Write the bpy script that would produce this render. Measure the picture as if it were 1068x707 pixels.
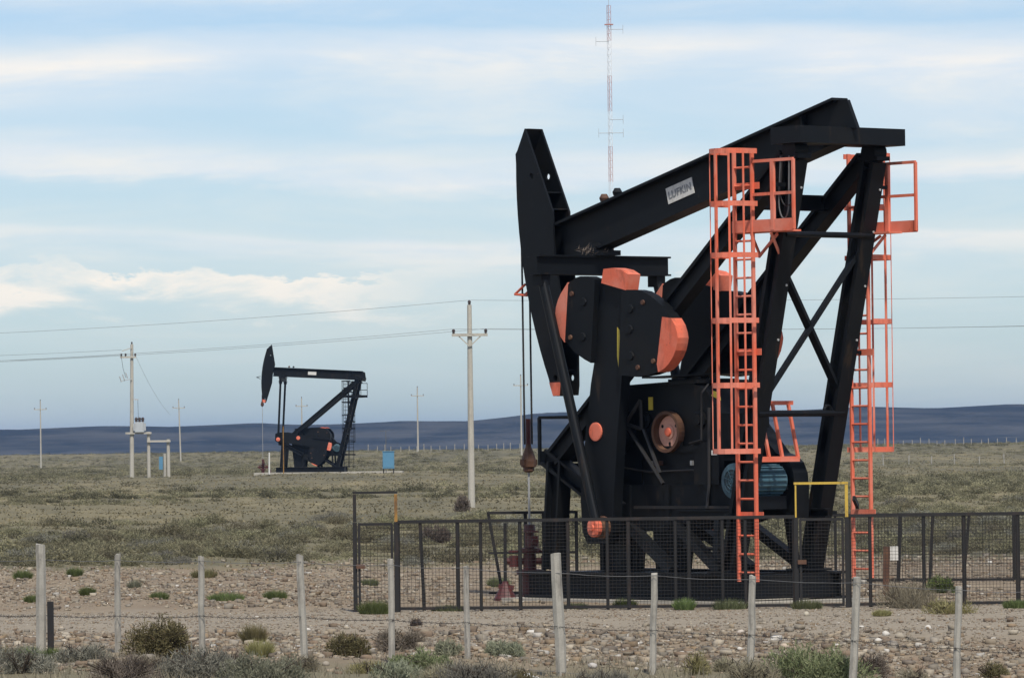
import bpy, math, random
import numpy as np
from mathutils import Vector, Matrix
random.seed(7)
RNG = np.random.default_rng(11)
for o in list(bpy.data.objects):
    bpy.data.objects.remove(o)
SC = bpy.context.scene
COL = SC.collection
R = math.radians

# ------------------------------------------------------------------ camera
CAM_H = 2.709
FPX, PW, PH = 5670.0, 1068.0, 707.0
PITCH = math.atan((464.0 - PH / 2) / FPX)
ROLL = R(0.7)
cd = bpy.data.cameras.new('camera')
cd.sensor_width = 36.0
cd.lens = 36.0 * FPX / PW
cd.clip_start, cd.clip_end = 0.5, 40000.0
cam = bpy.data.objects.new('camera', cd)
COL.objects.link(cam)
RM = (Matrix.Rotation(math.pi / 2 + PITCH, 3, 'X') @ Matrix.Rotation(-ROLL, 3, 'Z'))
cam.matrix_world = Matrix.Translation((0, 0, CAM_H)) @ RM.to_4x4()
SC.camera = cam

# ------------------------------------------------------------------ sky, sun, exposure
SEED_X = 6.6
SUN_AZ, SUN_EL = R(168), R(54)          # azimuth from +Y towards +X: behind the camera, to its right
world = bpy.data.worlds.new('World')
SC.world = world
world.use_nodes = True


class NT:
    """small node-tree helper"""
    def __init__(s, tree):
        s.t = tree
        tree.nodes.clear()

    def n(s, kind, ins=None, **props):
        nd = s.t.nodes.new(kind)
        for k, v in props.items():
            setattr(nd, k, v)
        for k, v in (ins or {}).items():
            sock = nd.inputs[k]
            if isinstance(v, bpy.types.NodeSocket):
                s.t.links.new(v, sock)
            else:
                sock.default_value = v
        return nd

    def math(s, op, a, b=0.0, clamp=False):
        return s.n('ShaderNodeMath', {0: a, 1: b}, operation=op, use_clamp=clamp).outputs[0]

    def mix(s, fac, a, b, blend='MIX'):
        nd = s.n('ShaderNodeMix', data_type='RGBA', blend_type=blend)
        for k, v in ((0, fac), (6, a), (7, b)):
            if isinstance(v, bpy.types.NodeSocket):
                s.t.links.new(v, nd.inputs[k])
            else:
                nd.inputs[k].default_value = v if not isinstance(v, tuple) or len(v) == 4 else (*v, 1)
        return nd.outputs[2]

    def ramp(s, fac, stops, interp='LINEAR'):
        nd = s.n('ShaderNodeValToRGB', {0: fac})
        cr = nd.color_ramp
        cr.interpolation = interp
        while len(cr.elements) < len(stops):
            cr.elements.new(0.5)
        for e, (p, c) in zip(cr.elements, stops):
            e.position = p
            e.color = (c, c, c, 1) if not isinstance(c, tuple) else (*c[:3], 1)
        return nd.outputs[0]

    def noise(s, vec, scale, detail=4, rough=0.55, dist=0.0):
        return s.n('ShaderNodeTexNoise', {'Vector': vec, 'Scale': scale, 'Detail': detail,
                                          'Roughness': rough, 'Distortion': dist}).outputs[0]


w = NT(world.node_tree)
sky = w.n('ShaderNodeTexSky', sky_type='NISHITA', sun_disc=False)
sky.sun_elevation, sky.sun_rotation = SUN_EL, SUN_AZ
sky.air_density, sky.dust_density, sky.ozone_density, sky.altitude = 1.0, 0.3, 2.0, 100.0
tc = w.n('ShaderNodeTexCoord').outputs['Generated']
sep = w.n('ShaderNodeSeparateXYZ', {0: tc})
# thin layered cloud: noise in direction space stretched along the horizon
m1 = w.n('ShaderNodeMapping', {'Vector': tc, 'Location': (3.1, 0.4, 0.9), 'Scale': (6, 6, 42)}).outputs[0]
m2 = w.n('ShaderNodeMapping', {'Vector': tc, 'Location': (7.3, 1.4, 2.2), 'Scale': (16, 16, 95)}).outputs[0]
n1 = w.noise(m1, 1.0, 6, 0.55, 0.25)
n2 = w.noise(m2, 1.0, 7, 0.6, 0.35)
# cloud decks: layers of altostratus sheets at successive elevations, wavy
el = w.math('ADD', sep.outputs[2], w.math('MULTIPLY', w.math('SUBTRACT', n1, 0.5), 0.020))
el = w.math('ADD', el, w.math('MULTIPLY', w.math('SUBTRACT', n2, 0.5), 0.010))
deck = w.ramp(w.math('MULTIPLY', el, 10.0), [(0.0, 0.12), (0.24, 0.16), (0.30, 0.26), (0.345, 0.35), (0.37, 0.62), (0.40, 0.75), (0.415, 0.30),
                                             (0.44, 0.20), (0.49, 0.22), (0.515, 0.92), (0.545, 0.85), (0.575, 0.36),
                                             (0.62, 0.50), (0.68, 0.62), (0.735, 0.98), (0.755, 0.72), (0.79, 0.14), (0.83, 0.30), (0.87, 0.55), (1.0, 0.35)])
m3 = w.n('ShaderNodeMapping', {'Vector': tc, 'Location': (0.77, 4.1, 5.0), 'Scale': (11, 11, 30)}).outputs[0]
n3 = w.ramp(w.noise(m3, 1.0, 5, 0.55, 0.2), [(0.3, 0.35), (0.62, 1.0)])
fac = w.math('MULTIPLY', deck, n3)
fac = w.math('ADD', fac, w.math('MULTIPLY', w.math('SUBTRACT', n2, 0.45), 0.55), clamp=True)
m5 = w.n('ShaderNodeMapping', {'Vector': tc, 'Location': (2.2, 0.6, 1.1), 'Scale': (34, 34, 120)}).outputs[0]
n5 = w.noise(m5, 1.0, 7, 0.62, 0.3)
m6 = w.n('ShaderNodeMapping', {'Vector': tc, 'Location': (SEED_X, 2.0, 0.3), 'Scale': (9, 9, 14)}).outputs[0]
n6 = w.ramp(w.noise(m6, 1.0, 3, 0.5), [(0.44, 0.0), (0.56, 1.0)])
el2 = w.math('ADD', sep.outputs[2], w.math('MULTIPLY', w.math('SUBTRACT', n5, 0.5), 0.026))
el2 = w.math('ADD', el2, w.math('MULTIPLY', w.math('SUBTRACT', n1, 0.5), 0.012))
cum = w.ramp(w.math('MULTIPLY', el2, 10.0), [(0.235, 0.0), (0.285, 0.85), (0.322, 1.0), (0.331, 0.0)], 'LINEAR')
cum = w.math('MULTIPLY', cum, w.math('MULTIPLY', n6, w.ramp(n5, [(0.36, 0.0), (0.56, 1.0)])))
cloudc = w.mix(w.ramp(n2, [(0.45, 0.0), (0.62, 1.0)]), (6.3, 6.7, 7.1), (7.5, 7.25, 6.85))
tint = w.mix(1.0, sky.outputs[0], w.mix(w.ramp(w.math('MULTIPLY', sep.outputs[2], 10.0), [(0.0, 0.0), (0.6, 1.0)]), (0.555, 0.69, 0.90), (0.655, 0.74, 0.90)), 'MULTIPLY')
skyc = w.mix(fac, tint, cloudc)
skyc = w.mix(cum, skyc, (8.0, 7.5, 6.7))
bg = w.n('ShaderNodeBackground', {'Color': skyc, 'Strength': 0.11})
w.n('ShaderNodeOutputWorld', {0: bg.outputs[0]})

sd = bpy.data.lights.new('sun', 'SUN')
sd.energy, sd.angle, sd.color = 3.5, R(3.0), (1.0, 0.95, 0.87)
sun = bpy.data.objects.new('sun', sd)
COL.objects.link(sun)
sdir = Vector((math.sin(SUN_AZ) * math.cos(SUN_EL), math.cos(SUN_AZ) * math.cos(SUN_EL), math.sin(SUN_EL)))
sun.rotation_euler = sdir.to_track_quat('Z', 'Y').to_euler()
sun.location = sdir * 200

vs = SC.view_settings
vs.view_transform, vs.look, vs.gamma, vs.exposure, vs.use_curve_mapping = 'Standard', 'None', 1.0, 0.25, False
SC.render.engine = 'CYCLES'
SC.cycles.volume_bounces = 0


# ------------------------------------------------------------------ pixel helpers (1068 x 707 photo pixels give a direction only)
def ray(px, py):
    return RM @ Vector(((px - PW / 2) / FPX, (PH / 2 - py) / FPX, -1.0))


def at(px, py, Y):
    d = ray(px, py)
    d = d * (Y / d.y)
    return Vector((d.x, d.y, d.z + CAM_H))


def at_x(px, Y):
    return at(px, 464, Y).x


def ss(a, b, x):
    t = np.clip((np.asarray(x, float) - a) / (b - a), 0, 1)
    return t * t * (3 - 2 * t)


def wob(x, y, k=1.0):
    return (np.sin(1.7 * k * x + 0.9 * k * y + 1.3) * np.sin(0.6 * k * x - 1.1 * k * y + 0.4)
            + 0.6 * np.sin(3.1 * k * x + 2.3 * k * y) * np.sin(2.2 * k * y - 1.9 * k * x + 2.0)
            + 0.35 * np.sin(6.3 * k * x - 1.7 * k * y + 0.7) * np.sin(4.9 * k * y + 2.9 * k * x))


def gz(x, y):
    """height of the ground"""
    x = np.asarray(x, float)
    y = np.asarray(y, float)
    z = 1.05 * ss(44, 20, y)                                        # road embankment the camera stands on
    z = z - 0.42 * ss(1.0, 7.5, x) * ss(77, 66, y) * ss(30, 50, y)   # roadside ditch to the right
    z = z + 0.16 * ss(-1, -5, x) * ss(76, 67, y) * ss(30, 50, y)
    z = z + 0.045 * wob(x, y, 0.7) * ss(45, 60, y) * (1 - ss(83, 86, y) * ss(109, 106, y) * 0.7)
    z = z + 0.10 * wob(x * 0.1, y * 0.1) * ss(110, 170, y)
    z = z + 0.55 * np.exp(-((x + 19) / 26) ** 2 - ((y - 447) / 90) ** 2)
    ys = 560 + 330 * ss(-8, -80, x)
    z = z + 1.75 * np.clip((y - ys) / 220, 0, 1) ** 1.3
    z = z - 17.0 * ss(1250, 2300, y)
    return z


def hit(px, py):
    """where the view ray of a pixel meets the ground"""
    d = ray(px, py)
    y = 48.0
    while y < 1300:
        p = d * (y / d.y)
        if p.z + CAM_H <= float(gz(p.x, y)):
            break
        y *= 1.0015
    p = d * (y / d.y)
    return Vector((p.x, y, float(gz(p.x, y))))


# ------------------------------------------------------------------ materials
MATS = {}


def mat(name, build):
    m = bpy.data.materials.new(name)
    m.use_nodes = True
    t = NT(m.node_tree)
    sh = build(t)
    t.n('ShaderNodeOutputMaterial', {0: sh})
    MATS[name] = m
    return m


def principled(t, color, rough=0.6, metal=0.0, bump=None, bstr=0.3, spec=0.5, bdist=0.01):
    ins = {'Base Color': color if isinstance(color, bpy.types.NodeSocket) else (*color, 1), 'Roughness': rough,
           'Metallic': metal, 'Specular IOR Level': spec}
    if bump is not None:
        ins['Normal'] = t.n('ShaderNodeBump', {'Height': bump, 'Strength': bstr, 'Distance': bdist}).outputs[0]
    return t.n('ShaderNodeBsdfPrincipled', ins).outputs[0]


def worn(name, base, wear, scale=3.0, thr=(0.58, 0.74), rough=0.5, streak=True, dirt=None, spec=0.5):
    """weathered paint: wear patches and fine grain"""
    def b(t):
        co = t.n('ShaderNodeTexCoord').outputs['Object']
        mp = t.n('ShaderNodeMapping', {'Vector': co, 'Scale': (1, 1, 0.35 if streak else 1)}).outputs[0]
        a = t.noise(mp, scale, 8, 0.65, 0.3)
        f = t.ramp(a, [(thr[0], 0.0), (thr[1], 1.0)])
        g = t.noise(co, scale * 7, 4, 0.6)
        c1 = t.mix(g, tuple(x * 0.72 for x in base), tuple(min(1, x * 1.25) for x in base))
        c = t.mix(f, c1, wear)
        if dirt:
            d = t.ramp(t.noise(co, scale * 0.5, 5, 0.6, 0.5), [(0.45, 0.0), (0.7, 0.8)])
            c = t.mix(d, c, dirt)
        r = t.math('ADD', rough, t.math('MULTIPLY', t.math('SUBTRACT', g, 0.5), 0.25))
        return principled(t, c, r, 0, a, 0.15, spec)
    return mat(name, b)


def b_black(t):
    co = t.n('ShaderNodeTexCoord').outputs['Object']
    st = t.n('ShaderNodeMapping', {'Vector': co, 'Scale': (1, 1, 0.22)}).outputs[0]
    a = t.noise(st, 3.2, 8, 0.65, 0.4)
    g = t.noise(co, 22.0, 5, 0.65)
    b = t.noise(co, 1.1, 5, 0.6, 0.5)
    c = t.mix(g, (0.0022, 0.0032, 0.0045), (0.0058, 0.0072, 0.0090))
    c = t.mix(t.ramp(b, [(0.48, 0.0), (0.70, 0.75)]), c, (0.0095, 0.0092, 0.0088))         # settled dust
    c = t.mix(t.ramp(a, [(0.60, 0.0), (0.70, 0.7)]), c, (0.032, 0.021, 0.014))            # rust runs
    c = t.mix(t.ramp(t.noise(co, 9.0, 6, 0.7, 0.2), [(0.68, 0.0), (0.73, 0.8)]), c, (0.060, 0.040, 0.028))   # chips
    r = t.math('ADD', 0.36, t.math('MULTIPLY', b, 0.35))
    return principled(t, c, r, 0, g, 0.12, 0.20)


mat('black_paint', b_black)
def b_orange(t):
    co = t.n('ShaderNodeTexCoord').outputs['Object']
    st = t.n('ShaderNodeMapping', {'Vector': co, 'Scale': (1, 1, 0.3)}).outputs[0]
    a = t.noise(st, 5.0, 8, 0.65, 0.3)
    g = t.noise(co, 18.0, 5, 0.65)
    b = t.noise(co, 1.3, 5, 0.6, 0.4)
    c = t.mix(g, (0.60, 0.115, 0.058), (0.74, 0.165, 0.088))
    c = t.mix(t.ramp(b, [(0.42, 0.0), (0.66, 0.85)]), c, (0.68, 0.25, 0.175))            # sun-faded
    c = t.mix(t.ramp(a, [(0.54, 0.0), (0.70, 0.75)]), c, (0.30, 0.085, 0.05))            # grime runs
    c = t.mix(t.ramp(t.noise(co, 12.0, 6, 0.7, 0.2), [(0.64, 0.0), (0.70, 0.85)]), c, (0.10, 0.045, 0.03))   # chips
    return principled(t, c, 0.6, 0, g, 0.1, 0.35)


mat('orange_paint', b_orange)
worn('yellow_paint', (0.50, 0.33, 0.045), (0.12, 0.07, 0.03), 5.0, (0.54, 0.70), 0.6)
worn('worn_yellow', (0.30, 0.155, 0.03), (0.09, 0.045, 0.02), 6.0, (0.47, 0.62), 0.6)
worn('blue_paint', (0.045, 0.11, 0.145), (0.015, 0.03, 0.04), 5.0, (0.48, 0.62), 0.55, dirt=(0.085, 0.15, 0.175))
worn('cabinet_blue', (0.085, 0.22, 0.33), (0.12, 0.22, 0.29), 2.0, (0.55, 0.8), 0.5)
worn('rust_steel', (0.085, 0.036, 0.019), (0.035, 0.017, 0.012), 6.0, (0.5, 0.7), 0.7, dirt=(0.15, 0.075, 0.036))
worn('red_paint', (0.075, 0.014, 0.012), (0.045, 0.02, 0.016), 5.0, (0.55, 0.75), 0.55)
worn('pink_primer', (0.55, 0.28, 0.20), (0.33, 0.13, 0.08), 6.0, (0.55, 0.75), 0.6)
worn('fence_steel', (0.008, 0.0068, 0.006), (0.030, 0.017, 0.011), 6.0, (0.52, 0.72), 0.65)
worn('steel', (0.33, 0.33, 0.32), (0.20, 0.19, 0.18), 8.0, (0.5, 0.75), 0.4)
worn('plate_white', (0.62, 0.60, 0.55), (0.40, 0.38, 0.33), 5.0, (0.55, 0.8), 0.55)
worn('plate_ink', (0.20, 0.205, 0.21), (0.45, 0.43, 0.40), 14.0, (0.52, 0.7), 0.6)
worn('bare_wood', (0.36, 0.335, 0.285), (0.16, 0.145, 0.125), 7.0, (0.5, 0.72), 0.85, dirt=(0.26, 0.245, 0.21), spec=0.2)
worn('pole_wood', (0.43, 0.40, 0.335), (0.28, 0.26, 0.22), 2.5, (0.5, 0.75), 0.8, spec=0.2)
worn('grey_box', (0.42, 0.44, 0.44), (0.3, 0.3, 0.29), 5.0, (0.55, 0.8), 0.5)
worn('mast_red', (0.42, 0.19, 0.16), (0.42, 0.2, 0.17), 3.0, (0.5, 0.8), 0.6)
worn('mast_white', (0.72, 0.72, 0.72), (0.6, 0.6, 0.6), 3.0, (0.5, 0.8), 0.6)
worn('ceramic', (0.05, 0.035, 0.03), (0.1, 0.08, 0.07), 6.0, (0.5, 0.8), 0.3)
worn('wire_metal', (0.12, 0.12, 0.12), (0.07, 0.06, 0.055), 6.0, (0.5, 0.8), 0.5)
worn('cable_black', (0.014, 0.013, 0.013), (0.03, 0.02, 0.016), 6.0, (0.5, 0.8), 0.6)
worn('concrete', (0.40, 0.37, 0.31), (0.28, 0.26, 0.22), 1.0, (0.45, 0.75), 0.9, spec=0.2)
worn('dark_grille', (0.02, 0.04, 0.05), (0.04, 0.05, 0.06), 6.0, (0.5, 0.8), 0.5)
worn('yellow_tag', (0.55, 0.42, 0.05), (0.3, 0.22, 0.05), 6.0, (0.5, 0.8), 0.6)


def leafmat(name, stops, rough=0.75, trans=0.25):
    def b(t):
        at_ = t.n('ShaderNodeAttribute', attribute_name='Col').outputs['Fac']
        oi = t.n('ShaderNodeObjectInfo').outputs['Random']
        c = t.ramp(at_, stops)
        hs = t.n('ShaderNodeHueSaturation', {'Hue': t.math('ADD', 0.485, t.math('MULTIPLY', oi, 0.03)),
                                             'Value': t.math('ADD', 0.72, t.math('MULTIPLY', oi, 0.55)), 'Color': c}).outputs[0]
        d = t.n('ShaderNodeBsdfDiffuse', {'Color': hs, 'Roughness': 0.5}).outputs[0]
        tr = t.n('ShaderNodeBsdfTranslucent', {'Color': hs}).outputs[0]
        return t.n('ShaderNodeMixShader', {0: trans, 1: d, 2: tr}).outputs[0]
    return mat(name, b)


leafmat('leaf_scrub', [(0, (0.078, 0.072, 0.048)), (0.35, (0.165, 0.15, 0.095)), (0.7, (0.26, 0.238, 0.148)), (1, (0.345, 0.305, 0.185))])
leafmat('leaf_steppe', [(0, (0.14, 0.125, 0.078)), (0.5, (0.235, 0.205, 0.12)), (1, (0.34, 0.29, 0.165))])
leafmat('leaf_olive', [(0, (0.10, 0.085, 0.045)), (0.5, (0.185, 0.165, 0.08)), (0.85, (0.25, 0.225, 0.115)), (1, (0.22, 0.14, 0.085))])
leafmat('leaf_grey', [(0, (0.15, 0.14, 0.11)), (0.5, (0.225, 0.215, 0.17)), (1, (0.33, 0.31, 0.25))])
leafmat('leaf_silver', [(0, (0.15, 0.155, 0.105)), (0.5, (0.26, 0.265, 0.18)), (1, (0.39, 0.385, 0.27))])
leafmat('leaf_green', [(0, (0.10, 0.115, 0.055)), (0.5, (0.18, 0.20, 0.10)), (1, (0.29, 0.295, 0.165))])
leafmat('leaf_yellow', [(0, (0.16, 0.145, 0.06)), (0.5, (0.28, 0.25, 0.115)), (1, (0.40, 0.36, 0.19))])
leafmat('leaf_dead', [(0, (0.105, 0.08, 0.062)), (0.5, (0.185, 0.15, 0.12)), (1, (0.29, 0.245, 0.20))])
leafmat('leaf_dry', [(0, (0.20, 0.175, 0.12)), (0.5, (0.31, 0.275, 0.19)), (1, (0.43, 0.385, 0.28))])
leafmat('leaf_grass', [(0, (0.085, 0.115, 0.04)), (0.5, (0.15, 0.19, 0.07)), (1, (0.25, 0.27, 0.125))])
leafmat('twig', [(0, (0.08, 0.065, 0.05)), (1, (0.19, 0.16, 0.13))], trans=0.0)


def b_stone(t):
    c = t.n('ShaderNodeAttribute', attribute_name='Col').outputs['Color']
    co = t.n('ShaderNodeTexCoord').outputs['Object']
    g = t.noise(co, 40.0, 4, 0.6)
    return principled(t, t.mix(t.math('MULTIPLY', g, 0.5), c, (0.2, 0.17, 0.13)), 0.9, 0, g, 0.3, 0.25)


mat('stone', b_stone)


def b_ground(t):
    geo = t.n('ShaderNodeNewGeometry').outputs['Position']
    sp = t.n('ShaderNodeSeparateXYZ', {0: geo})
    big = t.n('ShaderNodeMapping', {'Vector': geo, 'Scale': (1, 0.16, 1)}).outputs[0]
    nA = t.noise(big, 0.07, 6, 0.6, 0.4)
    nB = t.noise(big, 0.6, 5, 0.65)
    nC = t.noise(geo, 5.0, 6, 0.7)
    # plain: dry earth, ochre grass and grey-green ground cover in broad patches
    scrub = t.mix(t.ramp(nA, [(0.40, 0.0), (0.62, 1.0)]), (0.175, 0.155, 0.098), (0.275, 0.23, 0.13))
    scrub = t.mix(t.ramp(nB, [(0.35, 0.0), (0.75, 0.8)]), scrub, (0.075, 0.075, 0.052))
    scrub = t.mix(t.ramp(nC, [(0.3, 0.35), (0.7, 0.0)]), scrub, (0.06, 0.055, 0.04))
    # stony pad and verge
    stony = t.mix(t.ramp(nB, [(0.3, 0.0), (0.7, 1.0)]), (0.21, 0.16, 0.11), (0.30, 0.24, 0.165))
    stony = t.mix(t.ramp(nC, [(0.35, 0.5), (0.65, 0.0)]), stony, (0.14, 0.11, 0.08))
    # packed gravel track
    track = t.mix(nC, (0.20, 0.168, 0.125), (0.315, 0.272, 0.21))
    verge = t.mix(nB, (0.19, 0.165, 0.11), (0.13, 0.12, 0.075))
    yy = t.math('ADD', sp.outputs[1], t.math('MULTIPLY', t.math('SUBTRACT', nB, 0.5), 7.0))
    yy = t.math('ADD', yy, t.math('MULTIPLY', sp.outputs[0], 0.1))
    yr = t.math('ADD', yy, t.math('MULTIPLY', t.math('MAXIMUM', sp.outputs[0], 0.0), 0.6))
    c = t.mix(t.n('ShaderNodeMapRange', {0: yy, 1: 64.0, 2: 69.0}).outputs[0], verge, stony)
    f = t.math('MULTIPLY', t.n('ShaderNodeMapRange', {0: yr, 1: 78.5, 2: 81.0}).outputs[0], t.n('ShaderNodeMapRange', {0: yy, 1: 92.0, 2: 89.0}).outputs[0])
    c = t.mix(f, c, track)
    c = t.mix(t.n('ShaderNodeMapRange', {0: yy, 1: 119.0, 2: 125.0}).outputs[0], c, scrub)
    far = t.mix(nA, (0.03, 0.035, 0.03), (0.055, 0.055, 0.042))
    c = t.mix(t.n('ShaderNodeMapRange', {0: yy, 1: 1300.0, 2: 1700.0}).outputs[0], c, far)
    return principled(t, c, 0.95, 0, nC, 0.6, 0.1, 0.03)


mat('ground', b_ground)


def b_mesa(t):
    geo = t.n('ShaderNodeNewGeometry').outputs['Position']
    sp = t.n('ShaderNodeSeparateXYZ', {0: geo})
    mp = t.n('ShaderNodeMapping', {'Vector': geo, 'Scale': (1, 0.4, 28)}).outputs[0]
    a = t.noise(mp, 0.006, 8, 0.62, 0.4)
    b = t.noise(mp, 0.03, 6, 0.65)
    c = t.mix(t.ramp(a, [(0.42, 0.0), (0.60, 1.0)]), (0.008, 0.010, 0.011), (0.055, 0.052, 0.046))
    c = t.mix(t.ramp(b, [(0.60, 0.0), (0.74, 0.8)]), c, (0.13, 0.115, 0.09))
    return principled(t, c, 0.95, 0, None, spec=0.1)


mat('mesa', b_mesa)


# ------------------------------------------------------------------ mesh builder
class MB:
    def __init__(s):
        s.v, s.f = [], []

    def add(s, vs, fs):
        o = len(s.v)
        s.v += [tuple(p) for p in vs]
        s.f += [tuple(i + o for i in q) for q in fs]
        return s

    def box(s, lo, hi):
        x0, y0, z0 = lo
        x1, y1, z1 = hi
        return s.add([(x0, y0, z0), (x1, y0, z0), (x1, y1, z0), (x0, y1, z0), (x0, y0, z1), (x1, y0, z1), (x1, y1, z1), (x0, y1, z1)],
                     [(3, 2, 1, 0), (4, 5, 6, 7), (0, 1, 5, 4), (1, 2, 6, 5), (2, 3, 7, 6), (3, 0, 4, 7)])

    def frame(s, a, b, up=(0, 0, 1)):
        a, b = Vector(a), Vector(b)
        d = (b - a).normalized()
        up = Vector(up)
        if abs(d.dot(up)) > 0.98:
            up = Vector((0, 1, 0)) if abs(d.y) < 0.9 else Vector((1, 0, 0))
        x = d.cross(up).normalized()
        return a, b, x, x.cross(d).normalized()

    def bar(s, a, b, w, h, up=(0, 0, 1)):
        a, b, x, y = s.frame(a, b, up)
        ps = [p + x * (sx * w / 2) + y * (sy * h / 2) for p in (a, b) for sx, sy in ((-1, -1), (1, -1), (1, 1), (-1, 1))]
        return s.add(ps, [(3, 2, 1, 0), (4, 5, 6, 7), (0, 1, 5, 4), (1, 2, 6, 5), (2, 3, 7, 6), (3, 0, 4, 7)])

    def ibeam(s, a, b, w, h, tw=0.02, tf=0.03, up=(0, 0, 1)):
        a, b, x, y = s.frame(a, b, up)
        pr = [(-w / 2, -h / 2), (w / 2, -h / 2), (w / 2, -h / 2 + tf), (tw / 2, -h / 2 + tf), (tw / 2, h / 2 - tf), (w / 2, h / 2 - tf),
              (w / 2, h / 2), (-w / 2, h / 2), (-w / 2, h / 2 - tf), (-tw / 2, h / 2 - tf), (-tw / 2, -h / 2 + tf), (-w / 2, -h / 2 + tf)]
        n = len(pr)
        ps = [p + x * q[0] + y * q[1] for p in (a, b) for q in pr]
        fs = [(i, (i + 1) % n, n + (i + 1) % n, n + i) for i in range(n)]
        for o, fl in ((0, True), (n, False)):
            for q in ((0, 1, 2, 11), (10, 3, 4, 9), (8, 5, 6, 7)):
                fs.append(tuple(o + i for i in (reversed(q) if fl else q)))
        return s.add(ps, fs)

    def tube(s, a, b, r, r2=None, n=12, cap=True):
        a, b, x, y = s.frame(a, b)
        r2 = r if r2 is None else r2
        ps = [p + (x * math.cos(2 * math.pi * i / n) + y * math.sin(2 * math.pi * i / n)) * q for p, q in ((a, r), (b, r2)) for i in range(n)]
        fs = [(i, (i + 1) % n, n + (i + 1) % n, n + i) for i in range(n)]
        if cap:
            fs += [tuple(range(n - 1, -1, -1)), tuple(range(n, 2 * n))]
        return s.add(ps, fs)

    def path(s, pts, r, n=6):
        for a, b in zip(pts, pts[1:]):
            s.tube(a, b, r, n=n)
        return s

    def prism(s, poly, y0, y1):
        """polygon in the x-z plane, extruded along y"""
        n = len(poly)
        ps = [(p[0], y, p[1]) for y in (y0, y1) for p in poly]
        fs = [(i, (i + 1) % n, n + (i + 1) % n, n + i) for i in range(n)]
        return s.add(ps, fs + [tuple(range(n - 1, -1, -1)), tuple(range(n, 2 * n))])

    def lathe(s, base, axis, prof, n=14):
        base = Vector(base)
        axis = Vector(axis).normalized()
        a, b, x, y = s.frame(base, base + axis)
        ps = [base + axis * h + (x * math.cos(2 * math.pi * i / n) + y * math.sin(2 * math.pi * i / n)) * r for h, r in prof for i in range(n)]
        k = len(prof)
        fs = [(j * n + i, j * n + (i + 1) % n, (j + 1) * n + (i + 1) % n, (j + 1) * n + i) for j in range(k - 1) for i in range(n)]
        return s.add(ps, fs + [tuple(range(n - 1, -1, -1)), tuple(range((k - 1) * n, k * n))])

    def obj(s, name, m, parent=None, loc=None, smooth=False):
        me = bpy.data.meshes.new(name)
        me.from_pydata(s.v, [], s.f)
        me.update()
        # consistent outward normals
        import bmesh
        bm = bmesh.new()
        bm.from_mesh(me)
        bmesh.ops.recalc_face_normals(bm, faces=bm.faces)
        bm.to_mesh(me)
        bm.free()
        me.materials.append(MATS[m])
        if smooth:
            me.polygons.foreach_set('use_smooth', [True] * len(me.polygons))
        o = bpy.data.objects.new(name, me)
        COL.objects.link(o)
        if parent is not None:
            o.parent = parent
        if loc is not None:
            o.location = loc
        return o


def tag(o, label, cat, group=None):
    o['label'], o['category'] = label, cat
    if group:
        o['group'] = group
    return o


def thing(name, label, cat, loc=(0, 0, 0), rz=0.0, group=None):
    e = bpy.data.objects.new(name, None)
    e.empty_display_size = 0.3
    COL.objects.link(e)
    e.location = loc
    e.rotation_euler = (0, 0, rz)
    return tag(e, label, cat, group)


def kind(o, k):
    o['kind'] = k
    return o


def raw_obj(name, V, F, m, col=None, parent=None, smooth=False):
    """mesh straight from numpy arrays; F is (n,3) or (n,4); col: per-vertex RGB"""
    me = bpy.data.meshes.new(name)
    V = np.asarray(V, np.float32)
    F = np.asarray(F, np.int32)
    k = F.shape[1]
    me.vertices.add(len(V))
    me.vertices.foreach_set('co', V.ravel())
    me.loops.add(F.size)
    me.loops.foreach_set('vertex_index', F.ravel())
    me.polygons.add(len(F))
    me.polygons.foreach_set('loop_start', np.arange(0, F.size, k, dtype=np.int32))
    me.update(calc_edges=True)
    if smooth:
        me.polygons.foreach_set('use_smooth', np.ones(len(F), bool))
    if col is not None:
        at_ = me.color_attributes.new('Col', 'FLOAT_COLOR', 'POINT')
        c4 = np.ones((len(V), 4), np.float32)
        c4[:, :3] = col
        at_.data.foreach_set('color', c4.ravel())
    me.materials.append(MATS[m])
    o = bpy.data.objects.new(name, me)
    COL.objects.link(o)
    if parent is not None:
        o.parent = parent
    return o


# ------------------------------------------------------------------ ground and far mesa
rows = np.concatenate([np.linspace(-60, 50, 30), np.arange(50.5, 130, 0.3), 130 * (1300 / 130) ** np.linspace(0.004, 1, 240), 1300 * (16000 / 1300) ** np.linspace(0.03, 1, 40)])
tcol = np.concatenate([-np.geomspace(3.0, 0.14, 16), np.linspace(-0.135, 0.135, 220), np.geomspace(0.14, 3.0, 16)])
TX = np.outer(np.maximum(rows, 55.0), tcol)
YY = np.repeat(rows[:, None], len(tcol), 1)
ZZ = gz(TX, YY)
nr, nc = TX.shape
idx = np.arange(nr * nc).reshape(nr, nc)
F = np.stack([idx[:-1, :-1], idx[:-1, 1:], idx[1:, 1:], idx[1:, :-1]], -1).reshape(-1, 4)
kind(raw_obj('ground', np.stack([TX, YY, ZZ], -1).reshape(-1, 3), F, 'ground', smooth=True), 'structure')

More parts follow.
